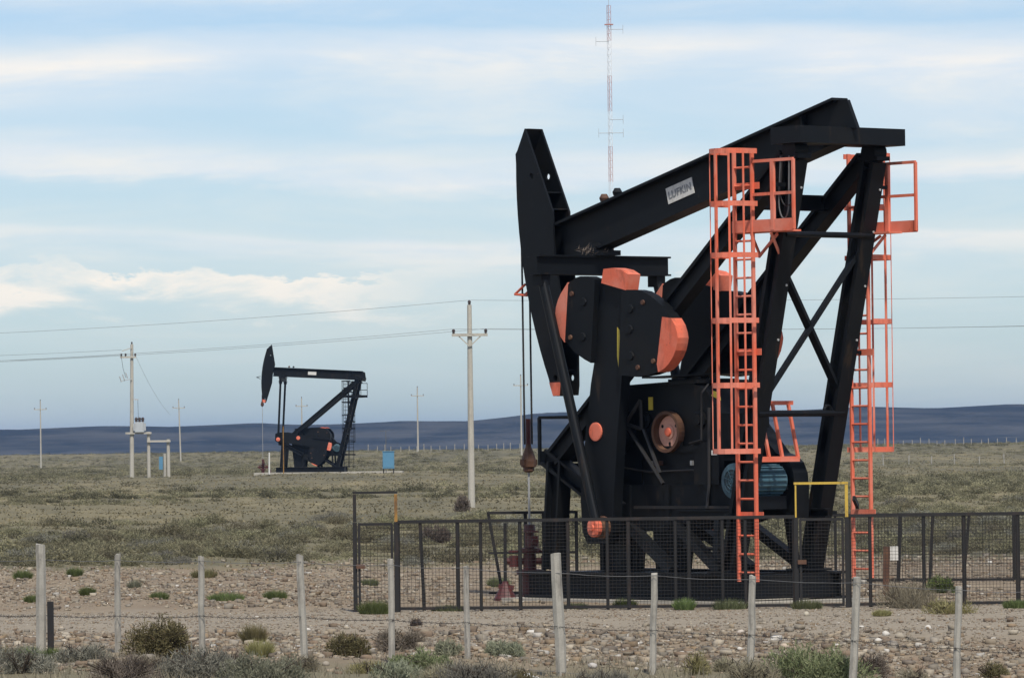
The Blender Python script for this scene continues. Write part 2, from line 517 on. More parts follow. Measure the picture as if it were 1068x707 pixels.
# mesa: a long plateau about five kilometres away
mx = np.linspace(-2600, 2600, 420)
md = np.linspace(0, 1, 40)
prof_x = np.array([-2600, -900, -460, -300, -118, -48, 0, 23, 90, 323, 471, 900, 2600]) * 1.0
prof_h = np.array([16, 19, 20.5, 21.6, 22.0, 23.5, 26.5, 28.6, 29.3, 30.4, 31.4, 33, 30])
top = np.interp(mx, prof_x, prof_h) + 0.10 * np.sin(mx * 0.021) + 0.10 * np.sin(mx * 0.057 + 1)
MX, MD = np.meshgrid(mx, md, indexing='ij')
gul = 0.5 + 0.5 * np.sin(MX * 0.030 + 2.0 * np.sin(MX * 0.011)) * np.sin(MX * 0.071 + 0.5)
shape = ss(0.0, 0.42, MD) * 0.42 + ss(0.38 + 0.1 * gul, 0.62 + 0.10 * gul, MD) * 0.58
MZ = -16 + (top[:, None] + CAM_H + 16) * shape + 1.2 * np.sin(MX * 0.045 + MD * 9) * np.sin(MD * 3.14) * shape
MY = 4300 + MD * 1100 + 60 * np.sin(MX * 0.004)
idx = np.arange(MX.size).reshape(MX.shape)
F = np.stack([idx[:-1, :-1], idx[1:, :-1], idx[1:, 1:], idx[:-1, 1:]], -1).reshape(-1, 4)
kind(raw_obj('hills', np.stack([MX * MY / 5000, MY, MZ], -1).reshape(-1, 3), F, 'mesa', smooth=True), 'structure')


# ------------------------------------------------------------------ pumping unit
def pumpjack(name, label, loc, rz, beam_rot=0.0, crank_rot=0.0, near=True):
    """local x = towards the well, y = left side, z up; numbers are for the near unit's own position"""
    U = thing(name, label, 'pumpjack', loc, rz)
    Z0 = 7.5
    blk, org = 'black_paint', ('orange_paint' if near else 'black_paint')
    pv = (0.4, 0.05)

    def br(u, wv):                        # rotate with the beam about the rear bearing
        c, s_ = math.cos(beam_rot), math.sin(beam_rot)
        x, y = u - pv[0], wv - pv[1]
        return (pv[0] + c * x - s_ * y, pv[1] + s_ * x + c * y + Z0)

    CC = (5.32, -4.58)

    def cr(u, wv):                        # rotate with the crank about its shaft
        c, s_ = math.cos(crank_rot), math.sin(crank_rot)
        x, y = u - CC[0], wv - CC[1]
        return (CC[0] + c * x - s_ * y, CC[1] + s_ * x + c * y + Z0)

    def P(u, v, wv):
        return (u, v, wv + Z0)

    # --- base skid: two long I-beams and cross members
    base = MB()
    for sgn in (-1, 1):
        base.ibeam((1.55, sgn * 1.05, 0.29), (7.2, sgn * 1.05, 0.29), 0.28, 0.46, 0.03, 0.045)
    base.obj('base_skid', blk, U)
    for x in (1.75, 3.0, 4.3, 5.6, 7.02):
        MB().bar((x, -1.03, 0.29), (x, 1.03, 0.29), 0.2, 0.40).obj('cross_member', blk, U)
    pad = MB().box((1.2, -1.45, -0.25), (7.5, 1.45, 0.055))
    pad.obj('footing', 'concrete', U)
    # --- pedestal that carries the gearbox
    ped = MB()
    for sgn in (-1, 1):
        y0, y1 = sgn * 0.62 - 0.02, sgn * 0.62 + 0.02
        ped.prism([(4.85, 0.53), (5.75, 0.53), (5.9, 2.0), (2.0, 2.0), (2.0, 1.65), (3.4, 1.25), (4.75, 1.2)], y0, y1)
        for x in (2.1, 3.0, 4.0, 5.0, 5.7):
            ped.bar((x, sgn * 0.66, 1.6 if x < 3.3 else 1.25 if x < 4.8 else 0.53), (x, sgn * 0.66, 2.0), 0.05, 0.10, (1, 0, 0))
    ped.box((2.0, -0.6, 1.9), (5.9, 0.6, 1.97))
    ped.obj('pedestal', blk, U)
    for sgn in (-1, 1):
        MB().bar((3.55, sgn * 0.82, 1.30), (2.30, sgn * 0.98, 0.54), 0.16, 0.17, (0, 1, 0)).obj('brace', blk, U)
        MB().bar((4.85, sgn * 0.74, 1.28), (3.60, sgn * 0.90, 0.54), 0.16, 0.19, (0, 1, 0)).obj('brace', blk, U)
        MB().ibeam((1.55, sgn * 0.78, 1.5), (3.6, sgn * 0.78, 1.5), 0.14, 0.16).obj('motor_rail', blk, U)
        MB().bar((2.55, sgn * 0.80, 1.42), (2.5, sgn * 0.92, 0.52), 0.12, 0.12).obj('leg', blk, U)
    # --- gearbox
    g = MB()
    g.prism([(3.0, 2.0), (5.85, 2.0), (5.95, 2.5), (5.9, 3.3), (5.6, 3.66), (3.5, 3.74), (3.1, 3.6), (2.75, 3.2), (2.72, 2.4)], -0.56, 0.56)
    gb = g.obj('gearbox', blk, U)
    d = MB()
    d.box((2.66, -0.62, 2.55), (6.0, 0.62, 2.66))
    d.prism([(3.3, 3.72), (5.7, 3.64), (5.7, 3.69), (3.3, 3.78)], -0.6, 0.6)
    for x in np.arange(2.85, 5.8, 0.28):
        d.tube((x, -0.60, 2.66), (x, -0.60, 2.73), 0.025, n=6)
        d.tube((x, 0.60, 2.66), (x, 0.60, 2.73), 0.025, n=6)
    d.obj('flange', blk, gb)
    sh = MB()
    sh.tube((CC[0], -1.0, CC[1] + Z0), (CC[0], 1.0, CC[1] + Z0), 0.2, n=20)
    sh.tube((CC[0], -0.8, CC[1] + Z0), (CC[0], 0.8, CC[1] + Z0), 0.42, n=20)
    sh.obj('crank_shaft', blk, gb, smooth=False)
    for k, (x, z) in enumerate(((3.15, 2.33), (3.4, 2.33), (4.2, 2.33), (4.42, 2.33))):
        MB().box((x, 0.57, z), (x + 0.05, 0.63, z + 0.08)).obj('mounting_bolt', 'steel' if k % 2 else 'rust_steel', gb)
    if near:
        bd = MB().lathe((3.98, 0.565, 2.9), (0, 1, 0), [(0, 0.33), (0.02, 0.355), (0.15, 0.355), (0.15, 0.30), (0.03, 0.295)], 28).obj('brake_drum', 'rust_steel', U)
        MB().lathe((3.98, 0.60, 2.9), (0, 1, 0), [(0, 0.275), (0.012, 0.275), (0.016, 0.13), (0.035, 0.12), (0.04, 0.09)], 28).obj('wheel_disc', 'pink_primer', bd)
        MB().lathe((3.98, 0.64, 2.9), (0, 1, 0), [(0, 0.08), (0.03, 0.07), (0.035, 0.04)], 14).obj('hub', 'orange_paint', bd)
        for k in range(3):
            a = k * 2.094 + 0.5
            MB().lathe((3.98 + 0.2 * math.cos(a), 0.613, 2.9 + 0.2 * math.sin(a)), (0, 1, 0), [(0, 0.03), (0.006, 0.03)], 10).obj('hole', blk, bd)
        MB().tube((4.95, 0.76, 3.05), (3.95, 0.80, 2.02), 0.035, n=6).obj('brake_rod', 'fence_steel', U)
        MB().tube((4.55, 0.70, 2.95), (4.1, 0.74, 2.2), 0.035, n=6).obj('brake_rod', 'cable_black', U)
        MB().path([(4.62, 0.70, 3.45), (4.95, 0.76, 3.05), (4.60, 0.70, 2.95), (4.62, 0.70, 3.45)], 0.035, 6).obj('brake_lever', 'cable_black', U)
        MB().box((4.45, 0.563, 3.28), (4.56, 0.575, 3.5)).obj('name_tag', 'yellow_tag', gb)
        MB().prism([(2.72, 3.42), (2.95, 3.5), (2.90, 3.58), (2.75, 3.55)], 0.563, 0.574).obj('name_tag', 'yellow_tag', gb)
        MB().path([(2.85, 0.72, 3.3), (2.85, 0.74, 2.0), (2.85, 0.80, 1.6)], 0.028, 6).obj('oil_pipe', 'cable_black', gb)
        for x in (3.35, 4.75, 5.45):
            MB().bar((x, 0.585, 2.02), (x, 0.585, 2.54), 0.05, 0.03, (0, 1, 0)).obj('rib', blk, gb)
        for x, z, r_ in ((3.25, 3.1, 0.16), (4.62, 3.12, 0.13)):
            cv = MB().lathe((x, 0.56, z), (0, 1, 0), [(0, r_), (0.05, r_), (0.06, r_ * 0.6), (0.09, r_ * 0.55)], 16).obj('bearing_cap', blk, gb)
        MB().box((3.3, -0.35, 3.72), (4.3, 0.35, 3.80)).obj('inspection_cover', blk, gb)
        MB().path([(3.1, 0.5, 3.7), (3.1, 0.66, 3.55), (3.1, 0.68, 2.75), (3.4, 0.68, 2.7)], 0.02, 6).obj('oil_pipe', 'fence_steel', gb)
        MB().path([(5.2, 0.62, 2.3), (4.4, 0.70, 2.22), (3.3, 0.70, 2.25), (2.75, 0.68, 2.1), (2.5, 0.3, 2.08)], 0.018, 6).obj('power_cable', 'cable_black', U)
        MB().bar((2.0, 0.80, 1.62), (4.7, 0.80, 1.62), 0.03, 0.05).obj('deck_edge', 'fence_steel', U)
        MB().prism([(2.62, 2.0), (3.25, 2.0), (3.25, 2.5), (3.0, 2.72), (2.62, 2.72)], 0.60, 0.72).obj('control_box', blk, U)
        MB().box((2.66, 0.722, 2.5), (2.80, 0.728, 2.58)).obj('name_tag', 'plate_white', gb)
        MB().bar((3.0, -0.45, 3.9), (5.6, -0.45, 3.85), 0.5, 0.03).obj('walkway', blk, U)
        MB().tube((1.95, 0.86, 0.9), (3.4, 0.80, 0.95), 0.035, n=6).obj('drain_pipe', 'fence_steel', U)
    # --- electric motor across the rear deck with its belt guard on the far side
    mo = MB().lathe((2.2, 0.55, 2.06), (0, -1, 0), [(0, 0.2), (0.05, 0.25), (0.78, 0.25), (0.82, 0.18)], 20)
    for k in range(20):
        a = 2 * math.pi * k / 20
        mo.bar((2.2 + 0.262 * math.cos(a), 0.42, 2.06 + 0.262 * math.sin(a)), (2.2 + 0.262 * math.cos(a), -0.2, 2.06 + 0.262 * math.sin(a)), 0.02, 0.035, (math.cos(a), 0, math.sin(a)))
    mt = mo.obj('electric_motor', 'blue_paint', U)
    MB().box((1.95, -0.2, 1.58), (2.45, 0.45, 1.80)).obj('motor_foot', blk, mt)
    fc = MB().lathe((2.2, 0.80, 2.06), (0, -1, 0), [(0, 0.20), (0.02, 0.30), (0.30, 0.33)], 24).obj('fan_cover', 'blue_paint', mt)
    gr = MB().lathe((2.2, 0.801, 2.06), (0, 1, 0), [(0, 0.2), (0.004, 0.2)], 24).obj('grille', 'dark_grille', fc)
    gs = MB()
    for k in range(4):
        a = k * math.pi / 4 + 0.3
        gs.bar((2.2 - 0.2 * math.cos(a), 0.81, 2.06 - 0.2 * math.sin(a)), (2.2 + 0.2 * math.cos(a), 0.81, 2.06 + 0.2 * math.sin(a)), 0.012, 0.012)
    for rr in (0.08, 0.14, 0.2):
        pts = [(2.2 + rr * math.cos(k * math.pi / 8), 0.81, 2.06 + rr * math.sin(k * math.pi / 8)) for k in range(17)]
        gs.path(pts, 0.006, 4)
    gs.obj('grille_bars', 'blue_paint', fc)
    MB().box((2.5, -0.15, 1.95), (2.68, 0.2, 2.2)).obj('terminal_box', 'blue_paint', mt)
    cs = []
    for k in range(13):
        a = -math.pi / 2 - k * math.pi / 12
        cs.append((2.25 + 0.42 * math.cos(a), 1.95 + 0.5 * math.sin(a)))
    bgp = [(2.9, 1.42), (1.86, 1.42), (1.84, 1.95), (1.87, 2.18), (1.96, 2.36), (2.12, 2.47), (2.3, 2.52)] + [(3.3, 3.5), (3.8, 3.6), (4.3, 3.3), (4.4, 2.8), (4.1, 2.3), (3.5, 1.75)]
    MB().prism(bgp, -0.62, -0.29).obj('belt_guard', blk, U)
    # --- Samson frame: rear legs and long front diagonals
    for sgn in (-1, 1):
        v = sgn * 0.9
        MB().ibeam(P(0.45, v, -0.12), P(2.12, v, -6.95), 0.30, 0.30, 0.09, 0.075, (1, 0, 0)).obj('rear_leg', blk, U)
        MB().ibeam(P(0.62, v * 0.985, -0.10), P(6.62, v, -5.02), 0.25, 0.33, 0.10, 0.06).obj('front_diagonal', blk, U)
        MB().box((1.92, v - 0.3, 0.525), (2.42, v + 0.3, 0.565)).obj('foot_plate', blk, U)
        MB().ibeam(P(6.55, v, -5.1), P(6.72, v, -6.97), 0.28, 0.36, 0.05, 0.05, (1, 0, 0)).obj('front_post', blk, U)
        MB().ibeam(P(6.86, v, -5.0), P(5.0, v, -5.95), 0.25, 0.30, 0.05, 0.05).obj('front_strut', blk, U)
        be = MB().box((0.22, v - 0.15, Z0 - 0.12), (0.7, v + 0.15, Z0 - 0.05))
        be.lathe((0.45, v - 0.14, Z0 + 0.02), (0, 1, 0), [(0, 0.17), (0.28, 0.17)], 18)
        be.obj('bearing', blk, U)
        for k, wv in enumerate((-0.6, -1.3, -2.2, -3.1)):
            uu = 0.45 + 1.67 * (-wv - 0.12) / 6.83
            MB().tube(P(uu - 0.17, v - 0.09, wv), P(uu - 0.145, v - 0.09, wv), 0.022, n=6).obj('bolt', 'steel', U)
    MB().ibeam(P(1.62, -0.84, -0.78), P(1.62, 0.84, -0.78), 0.2, 0.26).obj('cross_brace', blk, U)
    MB().tube(P(0.62, 0.98, -1.36), P(0.62, -0.98, -1.36), 0.05, n=8).obj('cross_brace', blk, U)
    MB().tube(P(1.36, 0.98, -4.32), P(1.36, -0.98, -4.32), 0.055, n=8).obj('cross_brace', blk, U)
    MB().bar(P(1.36, 0.85, -4.1), P(0.80, -0.85, -1.62), 0.13, 0.07).obj('diagonal_brace', blk, U)
    MB().bar(P(0.90, 0.85, -1.85), P(1.33, -0.85, -3.98), 0.13, 0.07).obj('diagonal_brace', blk, U)
    MB().ibeam(P(6.68, -0.76, -5.25), P(6.68, 0.76, -5.25), 0.2, 0.26).obj('cross_brace', blk, U)
    # front guard rail
    gd = MB()
    z1, z2 = 2.45, 3.18
    for y in (-1.15, 1.0):
        gd.bar((6.95, y, z1 - 0.1), (6.95, y, z2), 0.05, 0.05)
        gd.bar((6.95, y, z2), (5.9, y, z2), 0.05, 0.05)
    gd.bar((6.95, -1.15, z2), (6.95, 1.0, z2), 0.05, 0.05)
    gd.bar((6.95, -1.15, z1 + 0.05), (6.95, 1.0, z1 + 0.05), 0.05, 0.2)
    gd.obj('guard_rail', blk, U)
    # --- walking beam (an I-beam), tail cross beam, horse head
    x0, z0 = br(7.4, -1.275)
    x1, z1 = br(0.22, 0.535)
    dirv = Vector((x1 - x0, 0, z1 - z0)).normalized()
    upv = Vector((-dirv.z, 0, dirv.x)) * (1 if dirv.x > 0 else -1)
    if upv.z < 0:
        upv = -upv
    wb = MB()
    wb.ibeam((x0, 0, z0), (x1, 0, z1), 0.36, 0.76, 0.05, 0.045)
    for u in (1.1, 2.5, 6.1):
        a_, b_ = br(u, 0.32 - 0.252 * (u - 1.1) - 0.33), br(u, 0.32 - 0.252 * (u - 1.1) + 0.33)
        wb.bar((a_[0], 0, a_[1]), (b_[0], 0, b_[1]), 0.3, 0.02, (1, 0, 0)) if u < 1.2 else None
    beam = wb.obj('walking_beam', blk, U)
    pl = [br(*q) for q in ((0.40, 0.87), (0.10, 0.86), (-0.13, 0.38), (0.8, 0.30), (1.2, 0.4))]
    MB().prism(pl, -0.035, 0.035).obj('tail_plate', blk, beam)
    q = [br(*k) for k in ((-0.0, 0.12), (0.0, 0.40), (0.72, 0.40), (0.72, 0.12))]
    MB().prism(q, -1.2, 1.2).obj('tail_cross_beam', blk, beam)
    for u in (5.9, 6.25):
        c_ = br(u, -0.47 - 0.252 * (u - 5.9) + 0.02)
        MB().lathe((c_[0], 0.05, c_[1] - 0.03), (0, 0, 1), [(0, 0.07), (0.06, 0.09), (0.13, 0.05)], 10).obj('grease_cap', blk if u < 6 else 'rust_steel', beam)
    # maker's plate with lettering on both sides of the web
    for sgn in (1, -1):
        cu = 4.28
        cw = 0.535 - 0.252 * (cu - 0.22) + 0.02
        cx, cz = br(cu, cw)
        ex = dirv if sgn > 0 else -dirv
        if sgn > 0:
            ex = Vector((-abs(dirv.x), 0, -dirv.z * (1 if dirv.x > 0 else -1)))
        # reading direction seen from the left side runs from head (+x) to tail (-x)
        rd = Vector((x1 - x0, 0, z1 - z0)).normalized() * sgn
        up_ = upv
        nrm = rd.cross(up_)
        M = Matrix((rd, up_, nrm)).transposed().to_4x4()
        M.translation = Vector((cx, 0, cz)) + nrm * 0.033
        pm = MB()
        pm.add([M @ Vector(c) for c in ((-.345, -.14, -.006), (.345, -.14, -.006), (.345, .14, -.006), (-.345, .14, -.006),
                                        (-.345, -.14, .006), (.345, -.14, .006), (.345, .14, .006), (-.345, .14, .006))],
               [(3, 2, 1, 0), (4, 5, 6, 7), (0, 1, 5, 4), (1, 2, 6, 5), (2, 3, 7, 6), (3, 0, 4, 7)])
        plate = pm.obj('maker_plate', 'plate_white', beam)
        if near:
            cu_ = bpy.data.curves.new('lettering', 'FONT')
            cu_.body = 'LUFKIN'
            cu_.size, cu_.extrude, cu_.align_x, cu_.align_y = 0.175, 0.003, 'CENTER', 'CENTER'
            cu_.space_character, cu_.offset = 1.06, 0.003
            tmp = bpy.data.objects.new('tmp', cu_)
            COL.objects.link(tmp)
            me = bpy.data.meshes.new_from_object(tmp.evaluated_get(bpy.context.evaluated_depsgraph_get()))
            bpy.data.objects.remove(tmp)
            me.transform(Matrix.Translation((0, -0.005, 0.010)))
            me.transform(M)
            me.materials.clear()
            me.materials.append(MATS['plate_ink'])
            lo = bpy.data.objects.new('lettering', me)
            COL.objects.link(lo)
            lo.parent = plate
    # horse head: two side plates, curved front, open back with stiffeners
    hp = [(8.19, 0.80), (8.40, 0.42), (8.45, 0.36)]
    for k in range(15):
        a = R(1.2 - k * 2.08)
        hp.append((0.02 + 8.42 * math.cos(a), 8.42 * math.sin(a)))
    hp += [(7.47, -3.93), (7.30, -3.93), (7.27, -3.75), (7.27, -2.2), (7.42, -1.5), (7.46, -0.69)]
    hpr = [br(*k) for k in hp]
    hd = MB()

    def edge_u(wv, front):
        if front:
            return 0.02 + 8.42 * math.cos(math.asin(wv / 8.42))
        return float(np.interp(wv, [-3.93, -3.75, -2.2, -1.5, -0.69, 0.80], [7.30, 7.27, 7.27, 7.42, 7.46, 8.19]))

    def arc_h(cu, cw, r, upper, n=9):
        a0 = [math.pi * k / (n - 1) for k in range(n)]
        return [(cu - r * math.cos(a), cw + (r if upper else -r) * math.sin(a)) for a in a0]
    h1, h2, hr = (8.02, -0.05), (7.43, -3.62), 0.055
    fronts, backs = hp[:18], [(7.30, -3.93), (7.27, -3.75), (7.27, -2.2), (7.42, -1.5), (7.46, -0.69)]
    pieces = [
        [p for p in fronts if p[1] > h1[1]] + [(edge_u(h1[1], True), h1[1])] + arc_h(*h1, hr, True)[::-1] + [(edge_u(h1[1], False), h1[1])],
        [(edge_u(h1[1], True), h1[1])] + [p for p in fronts if h2[1] < p[1] < h1[1]] + [(edge_u(h2[1], True), h2[1])] + arc_h(*h2, hr, True)[::-1]
        + [(edge_u(h2[1], False), h2[1])] + [p for p in backs if p[1] > h2[1]] + [(edge_u(h1[1], False), h1[1])] + arc_h(*h1, hr, False),
        [(edge_u(h2[1], True), h2[1]), (7.50, -3.93)] + [p for p in backs if p[1] < h2[1]] + [(edge_u(h2[1], False), h2[1])] + arc_h(*h2, hr, False)]
    for pc in pieces:
        q_ = [br(*k) for k in pc]
        hd.prism(q_, 0.17, 0.21)
        hd.prism(q_, -0.21, -0.17)
    fr = hpr[:18]
    hd.add([(p[0] - 0.004, y, p[1]) for p in fr for y in (-0.17, 0.17)] + [(p[0] - 0.035, y, p[1]) for p in fr for y in (-0.17, 0.17)],
           [(2 * i, 2 * i + 1, 2 * i + 3, 2 * i + 2) for i in range(17)] + [(36 + 2 * i, 36 + 2 * i + 2, 36 + 2 * i + 3, 36 + 2 * i + 1) for i in range(17)])
    head = hd.obj('horse_head', blk, U)
    for u0, u1, wv in ((7.66, 8.35, -0.36), (7.5, 8.3, -0.66), (7.45, 8.2, -1.5), (7.35, 7.85, -2.6), (7.35, 7.6, -3.5)):
        a_, b_ = br(u0, wv), br(u1, wv)
        MB().add([(a_[0], -0.17, a_[1]), (b_[0], -0.17, b_[1]), (b_[0], 0.17, b_[1]), (a_[0], 0.17, a_[1]),
                  (a_[0], -0.17, a_[1] + 0.025), (b_[0], -0.17, b_[1] + 0.025), (b_[0], 0.17, b_[1] + 0.025), (a_[0], 0.17, a_[1] + 0.025)],
                 [(3, 2, 1, 0), (4, 5, 6, 7), (0, 1, 5, 4), (1, 2, 6, 5), (2, 3, 7, 6), (3, 0, 4, 7)]).obj('stiffener', blk, head)
    tip = [br(*k) for k in ((7.60, -3.70), (7.50, -3.935), (7.32, -3.935), (7.29, -3.70))]
    MB().prism(tip, 0.212, 0.216).obj('painted_tip', 'orange_paint', head)
    tipf = [br(*k) for k in ((7.63, -3.58), (7.512, -3.94), (7.50, -3.94), (7.615, -3.58))]
    MB().prism(tipf, -0.2, 0.2).obj('painted_tip', 'orange_paint', head)
    # wireline guide bracket on the front
    c1, c2, c3 = br(8.33, -1.95), br(8.62, -2.12), br(8.28, -2.15)
    gbk = MB()
    gbk.path([(c1[0], 0.12, c1[1]), (c2[0], 0.12, c2[1]), (c3[0], 0.12, c3[1])], 0.022, 6)
    gbk.path([(c1[0], -0.12, c1[1]), (c2[0], -0.12, c2[1]), (c3[0], -0.12, c3[1])], 0.022, 6)
    gbk.tube((c2[0], 0.12, c2[1]), (c2[0], -0.12, c2[1]), 0.022, n=6)
    gbk.obj('cable_guide', 'orange_paint' if near else blk, head)
    # --- equalizer and pitman arms
    e0 = br(6.46, -1.68)
    eq = MB().ibeam((e0[0], -1.52, e0[1]), (e0[0], 1.52, e0[1]), 0.36, 0.34, 0.2, 0.03)
    eqo = eq.obj('equalizer', blk, U)
    eb = MB().box((e0[0] - 0.3, -0.24, e0[1] + 0.172), (e0[0] + 0.3, 0.24, e0[1] + 0.26))
    eb.lathe((e0[0], -0.22, e0[1] + 0.27), (0, 1, 0), [(0, 0.14), (0.44, 0.14)], 14)
    eb.obj('center_bearing', blk, eqo)
    if near:
        V, Fc, cl = [], [], []
        for k in range(90):
            x, y = RNG.normal(0, 0.12), RNG.uniform(-0.15, 0.45)
            b0 = Vector((e0[0] + x - 0.1, y, e0[1] + 0.19 + RNG.uniform(0, 0.1)))
            t0 = b0 + Vector(RNG.normal(0, 0.075, 3)) * Vector((1, 1, 0.7)).x
            o = len(V)
            V += [b0, b0 + Vector((0.012, 0.008, 0.01)), t0]
            Fc.append((o, o + 1, o + 2))
            cl += [[RNG.uniform(0, 1)] * 3] * 3
        raw_obj('bird_nest', [tuple(p) for p in V], Fc, 'leaf_dead', np.array(cl), U)
    pin = cr(5.16, -6.22)
    for sgn in (-1, 1):
        MB().tube((e0[0], sgn * 1.33, e0[1] - 0.17), (pin[0], sgn * 1.24, pin[1]), 0.088, n=16).obj('pitman_arm', blk, U, smooth=False)
        MB().box((e0[0] - 0.12, sgn * 1.33 - 0.1, e0[1] - 0.36), (e0[0] + 0.12, sgn * 1.33 + 0.1, e0[1] - 0.172)).obj('pitman_joint', blk, U)
        wb_ = MB().lathe((pin[0], sgn * 1.11, pin[1]), (0, sgn, 0), [(0, 0.2), (0.06, 0.2), (0.08, 0.15), (0.17, 0.15)], 18).obj('wrist_pin_bearing', 'rust_steel' if near else 'black_paint', U)
        MB().lathe((pin[0], sgn * 1.27, pin[1]), (0, sgn, 0), [(0, 0.165), (0.07, 0.165), (0.09, 0.13), (0.095, 0.06), (0.12, 0.05)], 16).obj('cap', 'orange_paint', wb_)
        # crank arm
        cp = [cr(*k) for k in ((5.76, -5.73), (5.72, -6.3), (5.6, -6.5), (5.05, -6.5), (4.93, -6.3), (4.89, -5.73), (4.77, -4.58), (4.63, -3.57), (4.52, -2.1), (5.16, -1.98), (5.32, -3.26), (5.45, -3.75), (5.6, -4.58))]
        y0, y1 = sorted((sgn * 0.9, sgn * 1.10))
        ck = MB().prism(cp, y0, y1).obj('crank_arm', blk, U)
        MB().lathe((CC[0], sgn * 1.102, CC[1] + Z0), (0, sgn, 0), [(0, 0.16), (0.03, 0.16), (0.035, 0.13)], 20).obj('shaft_cap', 'orange_paint', ck)
        if near and sgn > 0:
            st = [cr(*k) for k in ((4.68, -2.85), (4.66, -3.3), (4.70, -3.58), (4.75, -3.3), (4.74, -2.8))]
            MB().prism(st, 1.102, 1.106).obj('paint_stripe', 'yellow_tag', ck)
        # counterweights: lobes on both edges of the crank
        L1 = [(5.20, -1.97), (5.41, -1.91), (5.58, -1.905), (5.71, -1.93), (5.85, -1.99), (5.97, -2.09), (6.08, -2.2), (6.15, -2.3), (6.21, -2.42), (6.23, -2.55), (6.23, -2.67), (6.19, -2.78), (6.13, -2.89), (6.04, -2.98), (5.79, -3.19), (5.49, -3.34), (5.33, -3.40)]
        L2 = [(4.50, -2.17), (4.14, -2.18), (3.97, -2.21), (3.8, -2.28), (3.63, -2.37), (3.48, -2.47), (3.35, -2.58), (3.24, -2.69), (3.15, -2.81), (3.1, -2.93), (3.08, -3.02), (3.1, -3.11), (3.14, -3.23), (3.21, -3.34), (3.32, -3.45), (3.45, -3.53), (3.62, -3.59), (3.8, -3.63), (4.14, -3.66), (4.62, -3.62)]
        ya, yb = sorted((sgn * 0.98, sgn * 1.20))
        for L, cut in ((L1, 5.58), (L2, 3.2)):
            wo = MB().prism([cr(*k) for k in L], ya, yb).obj('counterweight', blk, U)
            # painted outer rim of the casting (slightly proud sleeve over the tip)
            if L is L1:
                tipp = [(5.90, -2.0), (5.98, -2.08), (6.09, -2.19), (6.165, -2.295), (6.222, -2.42), (6.243, -2.55), (6.243, -2.67), (6.202, -2.785), (6.14, -2.9), (6.05, -2.99), (6.01, -3.03)]
            else:
                tipp = [(3.46, -2.66), (3.235, -2.685), (3.138, -2.805), (3.088, -2.925), (3.067, -3.02), (3.088, -3.115), (3.13, -3.235), (3.20, -3.345), (3.315, -3.46), (3.445, -3.543), (3.58, -3.59), (3.61, -3.45)]
            if not near:
                tipp = tipp[3:-3]
            MB().prism([cr(*k) for k in tipp], ya - 0.012, yb + 0.012).obj('painted_end', 'orange_paint', wo)
            for (hu, hw) in (((5.5, -2.35), (5.53, -2.95), (5.8, -2.2), (5.85, -2.95)) if L is L1 else ((4.28, -2.5), (4.30, -2.85), (4.28, -3.3), (3.95, -2.4), (4.1, -3.5), (3.7, -3.4))):
                c_ = cr(hu, hw)
                big = hu in (5.5, 5.53, 4.28, 4.30)
                MB().lathe((c_[0], sgn * 1.20, c_[1]), (0, sgn, 0), [(0, 0.08 if big else 0.045), (0.03, 0.07 if big else 0.04)], 10).obj('weight_bolt', blk if big else 'rust_steel', wo)
        tb = [cr(*k) for k in ((5.02, -2.04), (4.96, -1.80), (4.72, -1.79), (4.50, -1.83), (4.33, -1.91), (4.39, -2.18))]
        MB().prism(tb, *sorted((sgn * 0.92, sgn * 1.21))).obj('auxiliary_weight', 'orange_paint', U)
    # --- bridle cables, carrier bar, polished rod clamp
    wl = br(8.44, 0.0)
    xr = 8.44
    carr = 2.42 if near else 2.42 + (wl[1] - 7.5) + 0.9
    for y in (-0.085, 0.085):
        pts = []
        for k in range(9):
            a = R(0.3 - k * 1.2) + 0
            pu, pz = 0.02 + 8.435 * math.cos(R(0.0)), 0
        tq = br(8.45, 0.15)
        MB().path([(tq[0], y, tq[1]), (8.46 if near else tq[0], y, 6.9), (xr, y * 1.0, carr + 0.3)], 0.018, 6).obj('bridle_cable', 'cable_black', U)
    cb = MB().lathe((xr, 0, carr - 0.2), (0, 0, 1), [(0, 0.05), (0.03, 0.10), (0.09, 0.10), (0.10, 0.135), (0.20, 0.14), (0.33, 0.10), (0.46, 0.05), (0.5, 0.045)], 8)
    cb.bar((xr, -0.15, carr - 0.02), (xr, 0.15, carr - 0.02), 0.12, 0.10)
    cb.obj('carrier_bar', 'rust_steel', U)
    MB().tube((xr, 0, carr + 0.28), (xr, 0, carr + 0.75), 0.045, n=8).obj('rod_clamp', 'red_paint', U)
    MB().tube((xr, 0, carr - 0.2), (xr, 0, 1.25), 0.02, n=8).obj('polished_rod', 'steel', U)
    # --- ladders with safety cages and top platforms
    for sgn in (1, -1):
        vl = sgn * 1.31
        ua, ub = 1.06, 1.50
        lad = MB()
        for u in (ua, ub):
            lad.bar((u, vl, 0.4), (u, vl, 7.56), 0.035, 0.065, (0, 1, 0))
        lo = lad.obj('ladder', org, U)
        z = 0.55
        while z < 7.5:
            MB().tube((ua, vl, z), (ub, vl, z), 0.021, n=6).obj('rung', org, lo)
            z += 0.305
        for wv, long_ in ((-6.0, 1), (-3.3, 1), (-0.55, 1)):
            zl = wv + Z0
            uleg = 0.45 + 1.67 * (-wv - 0.12) / 6.83
            MB().bar((ua - 0.14, vl - sgn * 0.03, zl), (ub + 0.02, vl - sgn * 0.03, zl), 0.012, 0.11).obj('bracket', org, lo)
            MB().bar((uleg, vl - sgn * 0.03, zl), (uleg, sgn * 1.03, zl), 0.05, 0.06).obj('stand_off', blk, lo)
        cage = MB()
        hoops = (-4.94, -3.85, -2.78, -1.70, -0.85, 0.02)
        uc, rr = (ua + ub) / 2, 0.33
        vo = vl + sgn * 0.30
